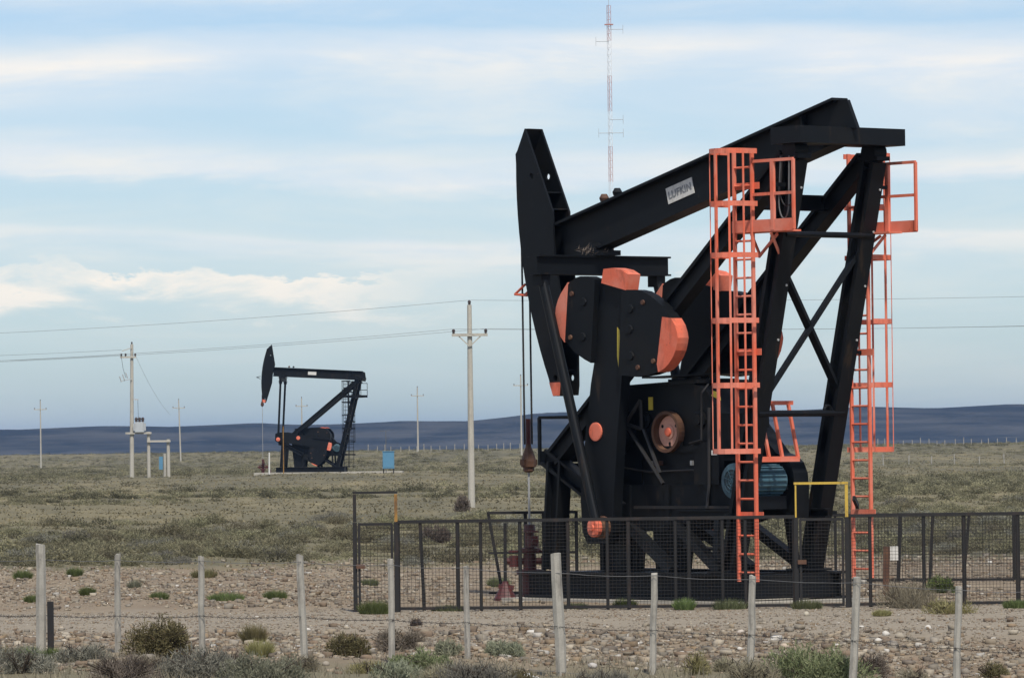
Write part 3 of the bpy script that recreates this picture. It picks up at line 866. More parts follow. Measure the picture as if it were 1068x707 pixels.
        arc = [(ua - 0.12, vl)] + [(uc - rr * math.cos(k * math.pi / 8), vo + sgn * rr * math.sin(k * math.pi / 8)) for k in range(9)] + [(ub + 0.12, vl)]
        co = cage
        for a_, b_ in ((0, 0),):
            pass
        for pnt in (arc[1], arc[3], arc[5], arc[7], arc[9]):
            cage.bar((pnt[0], pnt[1], -4.97 + Z0), (pnt[0], pnt[1], 0.06 + Z0), 0.035, 0.014, (pnt[0] - uc, pnt[1] - vo, 0))
        cgo = cage.obj('ladder_cage', org, U)
        for wv in hoops:
            hm = MB()
            for a_, b_ in zip(arc, arc[1:]):
                hm.bar((a_[0], a_[1], wv + Z0), (b_[0], b_[1], wv + Z0), 0.012, 0.085)
            hm.obj('hoop', org, cgo)
        # platform beside the bearing
        ue = 0.06 if sgn > 0 else -0.12
        pf = MB().box((0.22, min(sgn * 1.0, vl), Z0 - 1.33), (1.55, max(sgn * 1.0, vl), Z0 - 1.30))
        po = pf.obj('platform', org, U)
        tb_ = MB()
        tb_.bar((ue - 0.02, vl + sgn * 0.012, Z0 - 1.22), (1.55, vl + sgn * 0.012, Z0 - 1.22), 0.012, 0.2)
        tb_.obj('toe_board', org, po)
        for u in (ue, 0.56):
            MB().bar((u, vl, Z0 - 1.3), (u, vl, Z0 - 0.15), 0.04 if u < 0.1 else 0.08, 0.05, (0, 1, 0)).obj('rail_post', org, po)
        MB().bar((ue, vl, Z0 - 0.15), (1.04, vl, Z0 - 0.15), 0.04, 0.05).obj('handrail', org, po)
        MB().bar((ue, vl, Z0 - 0.70), (1.04, vl, Z0 - 0.70), 0.03, 0.05).obj('mid_rail', org, po)
        for u in (0.62, 1.1):
            MB().bar((u, vl, Z0 - 1.34), (u + 0.1, sgn * 1.03, Z0 - 1.68), 0.03, 0.045).obj('strut', org, po)
        MB().bar((0.6, sgn * 1.18, Z0 - 1.36), (1.2, sgn * 1.05, Z0 - 1.72), 0.03, 0.045).obj('strut', org, po)
    if near:
        # orange hand rail over the motor deck
        rl = MB().bar((1.55, 0.95, 2.42), (1.55, -0.12, 2.42), 0.05, 0.09).obj('motor_guard_rail', org, U)
        MB().bar((1.67, 0.85, 3.36), (1.67, -0.10, 3.36), 0.05, 0.07).obj('handrail', org, rl)
        for y in (0.6, 0.3, -0.06):
            MB().bar((1.55, y - 0.05, 2.42), (1.67, y + 0.06, 3.36), 0.045, 0.05).obj('rail_post', org, rl)
        MB().path([(1.36 + 0.0, -0.62 + 0.09 * math.cos(a), 3.20 + 0.11 * math.sin(a)) for a in np.linspace(-0.4, 3.54, 10)], 0.028, 6).obj('lifting_hook', blk, U)
        # loose hoses hanging by the near bearing
        for k, (u_, rr_, dz_, m_) in enumerate(((0.42, 0.17, 0.55, 'cable_black'), (0.5, 0.12, 0.75, 'wire_metal'))):
            MB().path([(u_ - rr_ * math.cos(a), 1.12, 7.42 - dz_ - 0.28 * math.sin(a) + (0.28 * math.sin(a) - 0.1 if a in (0.0,) else 0)) for a in np.linspace(0.01, 3.13, 12)]
                      + [(u_ + rr_ * 0.9, 1.08, 7.42)], 0.013, 5).obj('hose', m_, U)
            MB().path([(u_ - rr_, 1.12, 7.42 - dz_), (u_ - rr_ * 0.8, 1.08, 7.42)], 0.013, 5).obj('hose', m_, U)
        MB().bar((1.15, -1.0, 1.75), (1.32, -1.25, 1.6), 0.05, 0.08).obj('stand_off', blk, U)
    return U


P0 = at(890, 158, 90.0)
UA = R(130)
UX = Vector((math.cos(UA), math.sin(UA), 0))
UY = Vector((-math.sin(UA), math.cos(UA), 0))
near_loc = Vector((P0.x, P0.y, 0.0))
pumpjack('pumpjack', 'large black pumpjack with orange caged ladders and orange counterweight ends, inside the mesh fence', near_loc, UA)


def unit_pt(u, v, z=0.0):
    p = near_loc + UX * u + UY * v
    return Vector((p.x, p.y, z))


# the far unit: same type, beam nearly level, crank turned so that the weights point to the rear
YF = 447.0
fx = at_x(380, YF)
far_loc = Vector((fx, YF, float(gz(fx, YF)) + 0.1))
pumpjack('pumpjack', 'small-looking dark pumpjack standing far off on the plain, beam nearly level', far_loc, R(174), R(17.5), R(92), False)
MB().box((at_x(266, YF) , YF - 2.6, float(gz(fx - 5, YF)) - 0.4), (at_x(420, YF), YF + 3.5, float(gz(fx - 5, YF)) + 0.12)).obj('concrete_pad', 'concrete')
kind(bpy.data.objects['concrete_pad'], 'structure')


# ------------------------------------------------------------------ wellheads
def wellhead(label, base, sc=1.0):
    T = thing('wellhead', label, 'wellhead', base)
    t = MB()
    t.lathe((0, 0, 0), (0, 0, 1), [(0, 0.22), (0.06, 0.22), (0.07, 0.14), (0.4, 0.14), (0.41, 0.24), (0.5, 0.24), (0.51, 0.12), (0.8, 0.11), (0.81, 0.2), (0.88, 0.2), (0.89, 0.09), (1.15, 0.08), (1.17, 0.11), (1.3, 0.09)], 14)
    t.obj('casing_head', 'red_paint', T)
    for (x, y, z) in ((0.5, -0.1, 0.65), (-0.45, 0.1, 0.65), (0.1, -0.45, 1.0)):
        a = MB().tube((0, 0, z), (x, y, z), 0.06, n=8)
        a.lathe((x * 0.6, y * 0.6, z - 0.1), (0, 0, 1), [(0, 0.1), (0.2, 0.1)], 10)
        v = a.obj('valve', 'red_paint', T)
        MB().lathe((x * 0.6, y * 0.6, z + 0.16), (0, 0, 1), [(0, 0.11), (0.03, 0.11)], 12).obj('hand_wheel', 'red_paint', v)
    MB().path([(0.5, -0.1, 0.65), (0.62, -0.12, 0.3), (0.65, -0.12, 0.02)], 0.05, 8).obj('flow_pipe', 'red_paint', T)
    return T


wellhead('dark red wellhead with valves under the hanging rod of the large pumpjack', unit_pt(8.44, 0))
fw = far_loc + Vector((math.cos(R(174)), math.sin(R(174)), 0)) * 8.44
wellhead('small red wellhead in front of the far dark pumpjack', Vector((fw.x, fw.y, float(gz(fw.x, fw.y)))))
# red valve stand left of the wellhead
pv = at(527, 612, 95.0)
T = thing('valve_stand', 'red valve on a low conical foot with tall stem, left of the wellhead', 'valve', (pv.x, 95.0, 0))
MB().lathe((0, 0, 0), (0, 0, 1), [(0, 0.2), (0.04, 0.2), (0.3, 0.06), (0.34, 0.05)], 12).obj('foot', 'red_paint', T)
MB().tube((0, 0, 0.3), (0.01, 0, 1.35), 0.03, n=8).obj('stem', 'fence_steel', T)
MB().bar((-0.12, 0, 0.25), (0.15, 0, 0.22), 0.08, 0.08).obj('side_outlet', 'red_paint', T)


# ------------------------------------------------------------------ compound fence of steel posts and welded mesh
def wire_panel(x0, x1, y, z0, z1, parent, y1=None, pitch=0.055):
    """real welded wire: vertical and horizontal wires, three-sided"""
    y1 = y if y1 is None else y1
    V, Fc = [], []
    r = 0.0034

    def wire(a, b, ax):
        o = len(V)
        for p in (a, b):
            for k in range(3):
                q = [p[0], p[1], p[2]]
                c, s_ = r * math.cos(k * 2.094), r * math.sin(k * 2.094)
                if ax == 'z':
                    q[0] += c
                    q[1] += s_
                else:
                    q[1] += c
                    q[2] += s_
                V.append(q)
        for k in range(3):
            Fc.append((o + k, o + (k + 1) % 3, o + 3 + (k + 1) % 3, o + 3 + k))
    n = max(2, int(abs(x1 - x0) / pitch))
    for i in range(n + 1):
        t = i / n
        wire((x0 + (x1 - x0) * t, y + (y1 - y) * t, z0), (x0 + (x1 - x0) * t, y + (y1 - y) * t, z1), 'z')
    m = int((z1 - z0) / pitch)
    for j in range(m + 1):
        z = z0 + (z1 - z0) * j / m
        wire((x0, y, z), (x1, y1, z), 'x')
    return kind(raw_obj('wire_mesh', V, Fc, 'fence_steel', None, parent), 'stuff')


def fence_run(label, pxs, Y0, Y1, ztop, zbot=0.02, leans=None, mesh=True, midrail=False, wpost=0.06, skip=()):
    x0, x1 = pxs[0], pxs[-1]
    fy = lambda px: Y0 + (Y1 - Y0) * (px - x0) / (x1 - x0)
    X = [at_x(px, fy(px)) for px in pxs]
    T = thing('mesh_fence', label, 'fence', (X[0], Y0, 0))
    loc = Vector((X[0], Y0, 0))
    for i, px in enumerate(pxs):
        lean = (leans or {}).get(px, 0.0)
        gzz = float(gz(X[i], fy(px)))
        zt = ztop(px) if callable(ztop) else ztop
        MB().bar(Vector((X[i] + lean, fy(px) + 0.02, gzz - 0.1)) - loc, Vector((X[i], fy(px) + 0.02, zt + 0.02)) - loc,
                 wpost * random.uniform(0.85, 1.25), 0.06, (0, 1, 0)).obj('post', 'fence_steel', T)
    for i in range(len(pxs) - 1):
        if i in skip:
            continue
        a, b = pxs[i], pxs[i + 1]
        za, zb = (ztop(a), ztop(b)) if callable(ztop) else (ztop, ztop)
        pa, pb = Vector((X[i], fy(a), za)) - loc, Vector((X[i + 1], fy(b), zb)) - loc
        MB().bar(pa, pb, 0.05, 0.05).obj('top_rail', 'fence_steel', T)
        qa, qb = Vector((X[i], fy(a), zbot + 0.03)) - loc, Vector((X[i + 1], fy(b), zbot + 0.03)) - loc
        MB().bar(qa, qb, 0.04, 0.045).obj('bottom_rail', 'fence_steel', T)
        if midrail:
            MB().bar((pa + qa) / 2, (pb + qb) / 2, 0.035, 0.035).obj('mid_rail', 'fence_steel', T)
        if mesh:
            wire_panel(pa.x + 0.02, pb.x - 0.02, pa.y - 0.02, zbot + 0.06, min(za, zb) - 0.03, T, pb.y - 0.02)
    return T


zt = lambda px: 1.47 + 0.03 * (px - 370) / 700
fence_run('rusty mesh fence between the large pumpjack and the gravel track, left of yellow gate',
          [414, 437, 476, 500, 541, 591, 632, 654, 703, 717, 752, 776, 827], 89.3, 88.6, zt, leans={437: 0.06}, midrail=False)
fence_run('front mesh fence continuing right of the yellow gate past the marker post', [884, 906, 962, 1004, 1060, 1100, 1150], 88.6, 88.6, zt, leans={1004: 0.0})
fence_run('rear mesh fence seen behind the right side of the compound', [846, 870, 938, 972, 1010, 1056, 1100, 1150], 104.0, 103.0, 1.30,
          leans={938: -0.06, 1010: -0.14, 972: -0.08})
fence_run('low inner guard fence around the wellhead with slanted end post', [508, 547, 566, 600], 98.2, 98.2, 1.49, leans={508: 0.27}, midrail=True, mesh=False)


def gate(label, pa, pb, Y, ztop_, mats):
    xa, xb = at_x(pa, Y), at_x(pb, Y)
    T = thing('gate', label, 'gate', (xa, Y, 0))
    wd = xb - xa
    MB().bar((0, 0, -0.1), (0, 0, 1.47), 0.07, 0.06, (0, 1, 0)).obj('gate_post', 'fence_steel', T)
    MB().bar((0, 0, 1.475), (0, 0, ztop_), 0.026 if mats[0] != 'fence_steel' else 0.055, 0.04, (0, 1, 0)).obj('upper_post', mats[0], T)
    MB().bar((wd, 0, -0.1), (wd, 0, 1.47), 0.07, 0.06, (0, 1, 0)).obj('gate_post', 'fence_steel', T)
    MB().bar((wd, 0, 1.475), (wd, 0, ztop_), 0.05, 0.045, (0, 1, 0)).obj('upper_post', mats[2], T)
    MB().bar((-0.03, 0, ztop_ + 0.028), (wd + 0.03, 0, ztop_ + 0.028), 0.04, 0.038).obj('lintel', mats[1], T)
    lf = MB()
    for z in (0.05, 1.44):
        lf.bar((0.06, -0.03, z), (wd - 0.06, -0.03, z), 0.04, 0.045)
    for x in (0.07, wd - 0.07):
        lf.bar((x, -0.03, 0.05), (x, -0.03, 1.44), 0.04, 0.045, (0, 1, 0))
    l = lf.obj('gate_leaf', 'fence_steel', T)
    wire_panel(0.08, wd - 0.08, -0.04, 0.06, 1.43, l)
    MB().bar((0.02, -0.06, 0.75), (0.16, -0.06, 0.75), 0.04, 0.07).obj('latch', 'rust_steel', T)
    return T


gate('open-topped gate frame with bright yellow lintel, in front of the orange ladders', 829, 882, 88.6, 2.0, ('yellow_paint', 'yellow_paint', 'yellow_paint'))
gate('dark gate frame with a rusty yellow upper post at the left end of the compound', 369, 412, 89.3, 1.93, ('fence_steel', 'fence_steel', 'worn_yellow'))

# marker post with small white box
p = at(924, 620, 95.0)
T = thing('marker_post', 'short rusty brown post carrying a small white box inside the compound', 'post', (p.x, 95.0, 0))
MB().bar((0, 0, -0.1), (0.02, 0, 0.86), 0.11, 0.08, (0, 1, 0)).obj('post', 'rust_steel', T)
MB().box((0.08, -0.05, 0.62), (0.22, 0.05, 0.86)).obj('box', 'plate_white', T)
MB().box((0.02, -0.02, 0.70), (0.08, 0.02, 0.74)).obj('bracket', 'fence_steel', T)

# ------------------------------------------------------------------ roadside wire fence in the foreground
posts = [  # px, top y, Y, width, lean px at base, heavy
    (-8, 581, 67.0, 9, 0, 0), (42, 567, 66.5, 11, 0, 1), (122.5, 578, 68.5, 7, -1, 0), (209.5, 580, 67.0, 7, 0, 0), (312.5, 578, 66.5, 8, 5, 0), (407, 583, 68.0, 7, 0.5, 0),
    (486, 590, 68.5, 6.5, 1, 0), (579, 577, 64.5, 12, 6, 1), (682.5, 598, 64.5, 7.5, -4, 0), (785, 600, 64.0, 8, -5, 0), (894, 602, 63.5, 9, -8, 0), (1000, 611, 63.0, 8, -5, 0), (1078, 612, 63.0, 8, 0, 0)]
T = thing('wire_fence', 'weathered grey wooden post-and-wire fence running along the roadside verge', 'fence', at(42, 600, 66.5))
T.location.z = 0
TL = Vector(T.location)
tops = []
for px, ty, Y, wd, lean, heavy in posts:
    tp = at(px, ty, Y)
    mpp = Y / FPX
    gx = tp.x + lean * mpp
    gb_ = float(gz(gx, Y))
    m = MB()
    n = 5
    prev = Vector((gx, Y, gb_ - 0.25))
    pts = []
    for k in range(n + 1):
        t = k / n
        c = prev.lerp(tp, t) + Vector((random.uniform(-1, 1), 0, 0)) * 0.006 * (0 < k < n)
        pts.append(c)
    ww = wd * mpp
    V, Fc = [], []
    sides = 7
    for k, c in enumerate(pts):
        for j in range(sides):
            a = 2 * math.pi * j / sides
            rr = ww / 2 * (1.04 - 0.1 * k / n) * random.uniform(0.92, 1.06)
            V.append((c.x - TL.x + rr * math.cos(a), c.y - TL.y + rr * math.sin(a), c.z - TL.z + (random.uniform(-0.015, 0.012) if k == n else 0)))
    Fc = [(k * sides + j, k * sides + (j + 1) % sides, (k + 1) * sides + (j + 1) % sides, (k + 1) * sides + j) for k in range(n) for j in range(sides)]
    m.add(V, Fc + [tuple(range(n * sides, (n + 1) * sides))])
    m.obj('post', 'bare_wood', T)
    tops.append((tp, gb_))
# short dark strainer post tied to the heavy post
s0 = at(52.5, 627, 66.4)
MB().bar(Vector((s0.x, s0.y, float(gz(s0.x, s0.y)) - 0.2)) - TL, s0 - TL, 0.075, 0.07, (0, 1, 0)).obj('strainer_post', 'fence_steel', T)
wy = {0: [584, 583, 584, 585, 586, 589, 592, 597, 600, 604, 607, 615, 616], 1: [641, 641, 642, 642, 643, 646, 649, 653, 657, 662, 668, 676, 680],
      2: [690, 690, 682, 684, 690, 690, 688, 700, 706, 715, 724, 735, 740]}
for k, ys in wy.items():
    m = MB()
    for i in range(len(posts) - 1):
        a = at(posts[i][0], ys[i], posts[i][2] - 0.06)
        b = at(posts[i + 1][0], ys[i + 1], posts[i + 1][2] - 0.06)
        pts = []
        for j in range(7):
            t = j / 6
            c = a.lerp(b, t)
            c.z -= 0.02 * 4 * t * (1 - t) + random.uniform(-0.004, 0.004)
            pts.append(c - TL)
        m.path(pts, 0.0032, 4)
        if k == 1:
            for j in range(14):
                c = a.lerp(b, (j + 0.5) / 14) - TL
                c.z -= 0.02 * 4 * ((j + .5) / 14) * (1 - (j + .5) / 14)
                m.tube(c + Vector((-0.012, -0.01, -0.02)), c + Vector((0.012, 0.01, 0.02)), 0.003, n=3)
                m.tube(c + Vector((-0.02, 0.01, 0.014)), c + Vector((0.02, -0.01, -0.014)), 0.003, n=3)
    m.obj('wire', 'wire_metal' if k != 1 else 'fence_steel', T)


# ------------------------------------------------------------------ power poles and lines
def insul(m, p, s=1.0):
    m.lathe(p, (0, 0, 1), [(0, 0.03 * s), (0.04 * s, 0.07 * s), (0.08 * s, 0.05 * s), (0.12 * s, 0.08 * s), (0.18 * s, 0.05 * s), (0.2 * s, 0.03 * s)], 8)


def power_pole(label, px, ytop, Y, r, arm_w=1.5, arm_drop=1.2, group=None, braces=False, lean=0.0, rz=0.0, mat_='pole_wood'):
    tp = at(px, ytop, Y)
    g = float(gz(tp.x, Y))
    T = thing('power_pole', label, 'power pole', (tp.x, Y, g), rz, group)
    hgt = tp.z - g
    MB().tube((lean, 0, -0.4), (0, 0, hgt), r, r * 0.62, 10).obj('shaft', mat_, T)
    if arm_w:
        MB().bar((-arm_w / 2, -r, hgt - arm_drop), (arm_w / 2, -r, hgt - arm_drop), 0.09, 0.12).obj('crossarm', mat_, T)
        for x in (-arm_w / 2 + 0.08, arm_w / 2 - 0.08):
            m = MB()
            insul(m, (x, -r, hgt - arm_drop + 0.06), 1.0)
            m.obj('insulator', 'ceramic', T)
        if braces:
            for s_ in (-1, 1):
                MB().bar((s_ * arm_w * 0.3, -r, hgt - arm_drop - 0.06), (0, -r, hgt - arm_drop - 0.5), 0.025, 0.05).obj('arm_brace', mat_, T)
    m = MB()
    insul(m, (0, 0, hgt), 1.0)
    m.obj('insulator', 'ceramic', T)
    return T, tp, g, hgt


YP = 235.0
pp, tpP, gP, hP = power_pole('tall pale power pole with braced crossarm, nearest pole to the large pumpjack', 489.5, 318, YP, 0.155, 1.55, 1.3, braces=True)
far_group = 'power poles far across the plain'
power_pole('far power pole standing alone left of the transformer pole', 42, 418, 822, 0.13, 1.9, 1.3, far_group)
power_pole('far power pole between the transformer posts and the far pumpjack', 186.3, 417, 886, 0.14, 2.0, 1.3, far_group, lean=0.25)
power_pole('far power pole whose top shows above the far pumpjack crank', 314.5, 415, 860, 0.13, 1.9, 1.3, far_group)
power_pole('far power pole right of the blue cabinet', 435.2, 404, 846, 0.14, 2.0, 1.3, far_group)
power_pole('far power pole behind the hanging cables of the large pumpjack', 543, 392, 736, 0.14, 2.0, 1.3, far_group)
cabp = thing('lamp_pole', 'thin short pole rising behind the blue cabinet', 'pole', (at_x(402.5, 440), 440, float(gz(at_x(402.5, 440), 440))))
MB().tube((0, 0, -0.2), (0, 0, 3.4), 0.03, 0.025, 8).obj('shaft', 'wire_metal', cabp)
MB().bar((-0.5, 0, 3.38), (0.35, 0, 3.42), 0.04, 0.04).obj('arm', 'wire_metal', cabp)


def line(label, pts_pairs, sag, r, group):
    m = MB()
    a, b = pts_pairs
    pts = []
    for j in range(25):
        t = j / 24
        c = a.lerp(b, t)
        c.z -= sag * 4 * t * (1 - t)
        pts.append(c - a)
    m.path(pts, r, 4)
    o = m.obj('power_line', 'wire_metal', None, a)
    return tag(o, label, 'wire', group)


g1 = 'wires of the near power line'
for k, (dx, dz) in enumerate(((0.0, 0.2), (-0.69, -1.04), (0.69, -1.04))):
    a = Vector((tpP.x + dx, YP - 0.15, tpP.z + dz))
    nm = ('top wire', 'left crossarm wire', 'right crossarm wire')[k]
    line('thin %s running left from the tall pale pole' % nm, (a, Vector((-78 + dx, 250, 9.3 + dz))), 1.55, 0.006, g1)
    line('thin %s running right from the tall pale pole behind the pumpjack' % nm, (a, Vector((74 + dx, 215, 10.3 + dz))), 0.9, 0.006, g1)

# transformer pole with its platform and short posts
YT = 441.0
tt, tpT, gT, hT = power_pole('transformer pole with side fuses, beside a raised transformer on short posts', 137.5, 359, YT, 0.19, 0, lean=-0.12)
sT = FPX / YT
MB().bar((-0.95, -0.2, hT - 1.05), (0.35, -0.2, hT - 1.05), 0.12, 0.14).obj('crossarm', 'pole_wood', tt)
MB().bar((-0.8, -0.2, hT - 0.55), (0.0, -0.2, hT - 0.30), 0.05, 0.06).obj('crossarm', 'pole_wood', tt)
for x in (-0.85, -0.5, 0.28):
    m = MB()
    insul(m, (x, -0.2, hT - 0.98), 1.2)
    m.obj('insulator', 'ceramic', tt)
for x, z in ((-0.35, 2.75), (-0.6, 2.9), (-0.85, 3.05)):
    MB().path([(x, -0.3, hT - z), (x - 0.15, -0.35, hT - z + 0.45)], 0.05, 6).obj('fuse', 'grey_box', tt)
MB().bar((-0.9, -0.25, hT - 3.0), (0.0, -0.25, hT - 2.8), 0.05, 0.06).obj('fuse_arm', 'grey_box', tt)
MB().bar((0.1, -0.2, hT - 4.45), (0.5, -0.2, hT - 4.5), 0.06, 0.12).obj('bracket', 'grey_box', tt)
MB().path([(-0.85, -0.3, hT - 1.0), (-0.7, -0.35, hT - 2.0), (-0.5, -0.35, hT - 2.7)], 0.014, 4).obj('drop_wire', 'cable_black', tt)
MB().path([(0.45, -0.25, hT - 4.55), (0.5, -0.25, hT - 6.6)], 0.014, 4).obj('drop_wire', 'cable_black', tt)
fr_ = thing('transformer_stand', 'short pale posts joined by two beams carrying the grey transformer', 'stand', (at_x(155, YT), YT, float(gz(at_x(155, YT), YT))))
g0 = fr_.location.z
zb = at(150, 451.5, YT).z - g0
MB().tube((0, 0, -0.2), (0, 0, zb + 0.1), 0.145, 0.135, 8).obj('post', 'pole_wood', fr_)
x2 = at_x(175.5, YT) - fr_.location.x
zb2 = at(165, 460, YT).z - g0
MB().tube((x2, 0, -0.2), (x2, 0, zb2 + 0.15), 0.145, 0.135, 8).obj('post', 'pole_wood', fr_)
MB().tube((x2 - 0.3, 0, -0.2), (x2 - 0.3, 0, zb2 - 1.0), 0.12, 0.11, 8).obj('post', 'pole_wood', fr_)
MB().bar((-1.85, -0.2, zb), (0.25, -0.2, zb), 0.2, 0.16).obj('beam', 'pole_wood', fr_)
MB().bar((-0.1, -0.2, zb2), (x2 + 0.2, -0.2, zb2), 0.2, 0.16).obj('beam', 'pole_wood', fr_)
mb_ = MB().box((x2 - 0.75, -0.25, zb2 - 2.3), (x2 - 0.45, 0.1, zb2 - 1.25))
mb_.obj('meter_box', 'cabinet_blue', fr_)
tr = thing('transformer', 'grey distribution transformer sitting on the beam beside the transformer pole', 'transformer', (at_x(146, YT), YT - 0.2, g0 + zb + 0.08))
MB().box((-0.36, -0.28, 0), (0.36, 0.28, 0.82)).obj('tank', 'grey_box', tr)
for x in (-0.44, 0.44):
    MB().box((x - 0.06, -0.22, 0.1), (x + 0.06, 0.22, 0.7)).obj('radiator', 'grey_box', tr)
for x in (-0.26, 0.0, 0.26):
    m = MB()
    insul(m, (x, 0, 0.82), 1.9)
    m.obj('bushing', 'ceramic', tr)
g2 = 'wires of the transformer pole'
aT = Vector((tpT.x - 0.85, YT - 0.2, tpT.z - 0.85))
line('thin wire leaving the transformer pole crossarm to the left', (aT, Vector((-62, 330, 9.2))), 0.7, 0.010, g2)
line('thin upper wire leaving the transformer pole to the left', (Vector((tpT.x - 0.8, YT - 0.2, tpT.z - 0.45)), Vector((-75, 470, tpT.z - 0.1))), 0.4, 0.010, g2)
line('thin stay wire sloping from the transformer pole towards the far pole', (Vector((tpT.x + 0.3, YT - 0.2, tpT.z - 0.9)), Vector((at_x(178, 520), 520, 6.0))), 0.5, 0.009, g2)

# blue cabinet by the far pumpjack
bx_ = at_x(405, 438)
gB = float(gz(bx_, 438))
T = thing('control_cabinet', 'bright blue steel cabinet on short legs right of the far pumpjack', 'cabinet', (bx_, 438, gB))
MB().box((-0.46, -0.35, 0.42), (0.46, 0.35, 1.78)).obj('cabinet_body', 'cabinet_blue', T)
MB().box((-0.5, -0.39, 1.78), (0.5, 0.39, 1.83)).obj('roof', 'cabinet_blue', T)
MB().box((-0.40, -0.372, 0.5), (0.40, -0.352, 1.7)).obj('door', 'cabinet_blue', T)
for x in (-0.4, 0.4):
    for y in (-0.3, 0.3):
        MB().box((x - 0.04, y - 0.04, -0.1), (x + 0.04, y + 0.04, 0.42)).obj('leg', 'fence_steel', T)
p = at_x(280.5, 440)
T = thing('marker_post', 'slim white post beside the far wellhead', 'post', (p, 440, float(gz(p, 440))))
MB().tube((0, 0, -0.2), (0.02, 0, 1.75), 0.07, 0.06, 8).obj('shaft', 'plate_white', T)
p = at_x(295.5, 443)
T = thing('marker_post', 'thin yellow post standing in front of the far pumpjack pitman', 'post', (p, 443, float(gz(p, 443))))
MB().tube((0, 0, -0.2), (0.0, 0, 3.9), 0.045, 0.04, 8).obj('shaft', 'worn_yellow', T)

# ------------------------------------------------------------------ lattice radio mast
YM = 620.0
xm = at_x(640.5, YM)
gm = float(gz(xm, YM))
topm = at(633, 6, YM).z - gm
T = thing('radio_mast', 'very tall slender red and white lattice radio mast behind the pumpjack beam', 'mast', (xm, YM, gm))
nsec = 13
sh_ = topm / nsec
hw = 0.26
cor = [(hw * math.cos(a), hw * math.sin(a)) for a in (0.4, 2.49, 4.59)]
for k in range(nsec):
    m = MB()
    z0_, z1_ = k * sh_, (k + 1) * sh_
    for c in cor:
        m.tube((c[0], c[1], z0_), (c[0], c[1], z1_), 0.026, n=5)
    nb = 5
    for j in range(nb):
        za, zb_ = z0_ + (z1_ - z0_) * j / nb, z0_ + (z1_ - z0_) * (j + 1) / nb
        for q in range(3):
            c, d_ = cor[q], cor[(q + 1) % 3]
            m.tube((c[0], c[1], za), (d_[0], d_[1], zb_), 0.013, n=4)
            m.tube((c[0], c[1], zb_), (d_[0], d_[1], zb_), 0.013, n=4)
    m.obj('mast_section', 'mast_red' if (nsec - 1 - k) % 2 == 0 else 'mast_white', T)
zz = lambda y: at(634, y, YM).z - gm
for y, xa, xb in ((31, 0.0, 1.6), (43.5, -1.5, 0.0), (125, 0.0, 1.5), (139, -1.3, 1.5)):
    a = MB().tube((xa, 0, zz(y)), (xb, 0, zz(y)), 0.035, n=5)
    for xe in (xa, xb):
        if xe:
            a.tube((xe, 0, zz(y) - 0.5), (xe, 0, zz(y) + 0.5), 0.025, n=5)
    a.obj('antenna', 'grey_box', T)
MB().bar((-0.5, 0, zz(26)), (0.5, 0, zz(26)), 0.5, 0.12).obj('beacon_platform', 'mast_red', T)
MB().tube((0, 0, topm), (0, 0, topm + 2.2), 0.03, n=5).obj('lightning_rod', 'grey_box', T)

# ------------------------------------------------------------------ distant stock fence posts
pf_ = [(870, 477, 485), (895, 476, 486), (921, 475.5, 486), (947.5, 475, 485), (971, 475, 484), (995, 474, 484.5), (1021, 473, 482), (1047, 472, 482), (1075, 472, 482)]
T = thing('stock_fence', 'line of tiny pale fence posts across the scrub right of the far ladder', 'fence', (at_x(921, 580), 580, 0))
L0 = Vector(T.location)
pts = []
for px, y0_, y1_ in pf_:
    x = at_x(px, 580)
    g = float(gz(x, 580))
    hgt = (y1_ - y0_) / (FPX / 580)
    MB().tube(Vector((x, 580, g - 0.2)) - L0, Vector((x + random.uniform(-.05, .05), 580, g + hgt * 1.1)) - L0, 0.075, 0.065, 6).obj('post', 'bare_wood', T)
    pts.append(Vector((x, 580, g + hgt * 0.9)) - L0)
MB().path(pts, 0.01, 4).obj('wire', 'wire_metal', T)
T = thing('stock_fence', 'faint row of pale fence posts on the skyline between far pumpjack and large pumpjack', 'fence', (at_x(440, 900), 900, 0))
L0 = Vector(T.location)
for px in np.concatenate([np.arange(384, 545, 8.3), np.arange(905, 1075, 9.1)]):
    px += random.uniform(-1.5, 1.5)
    x = at_x(px, 900)
    g = float(gz(x, 900))
    MB().tube(Vector((x, 900, g - 0.2)) - L0, Vector((x, 900, g + random.uniform(0.9, 1.35))) - L0, 0.075, 0.07, 5).obj('post', 'bare_wood', T)


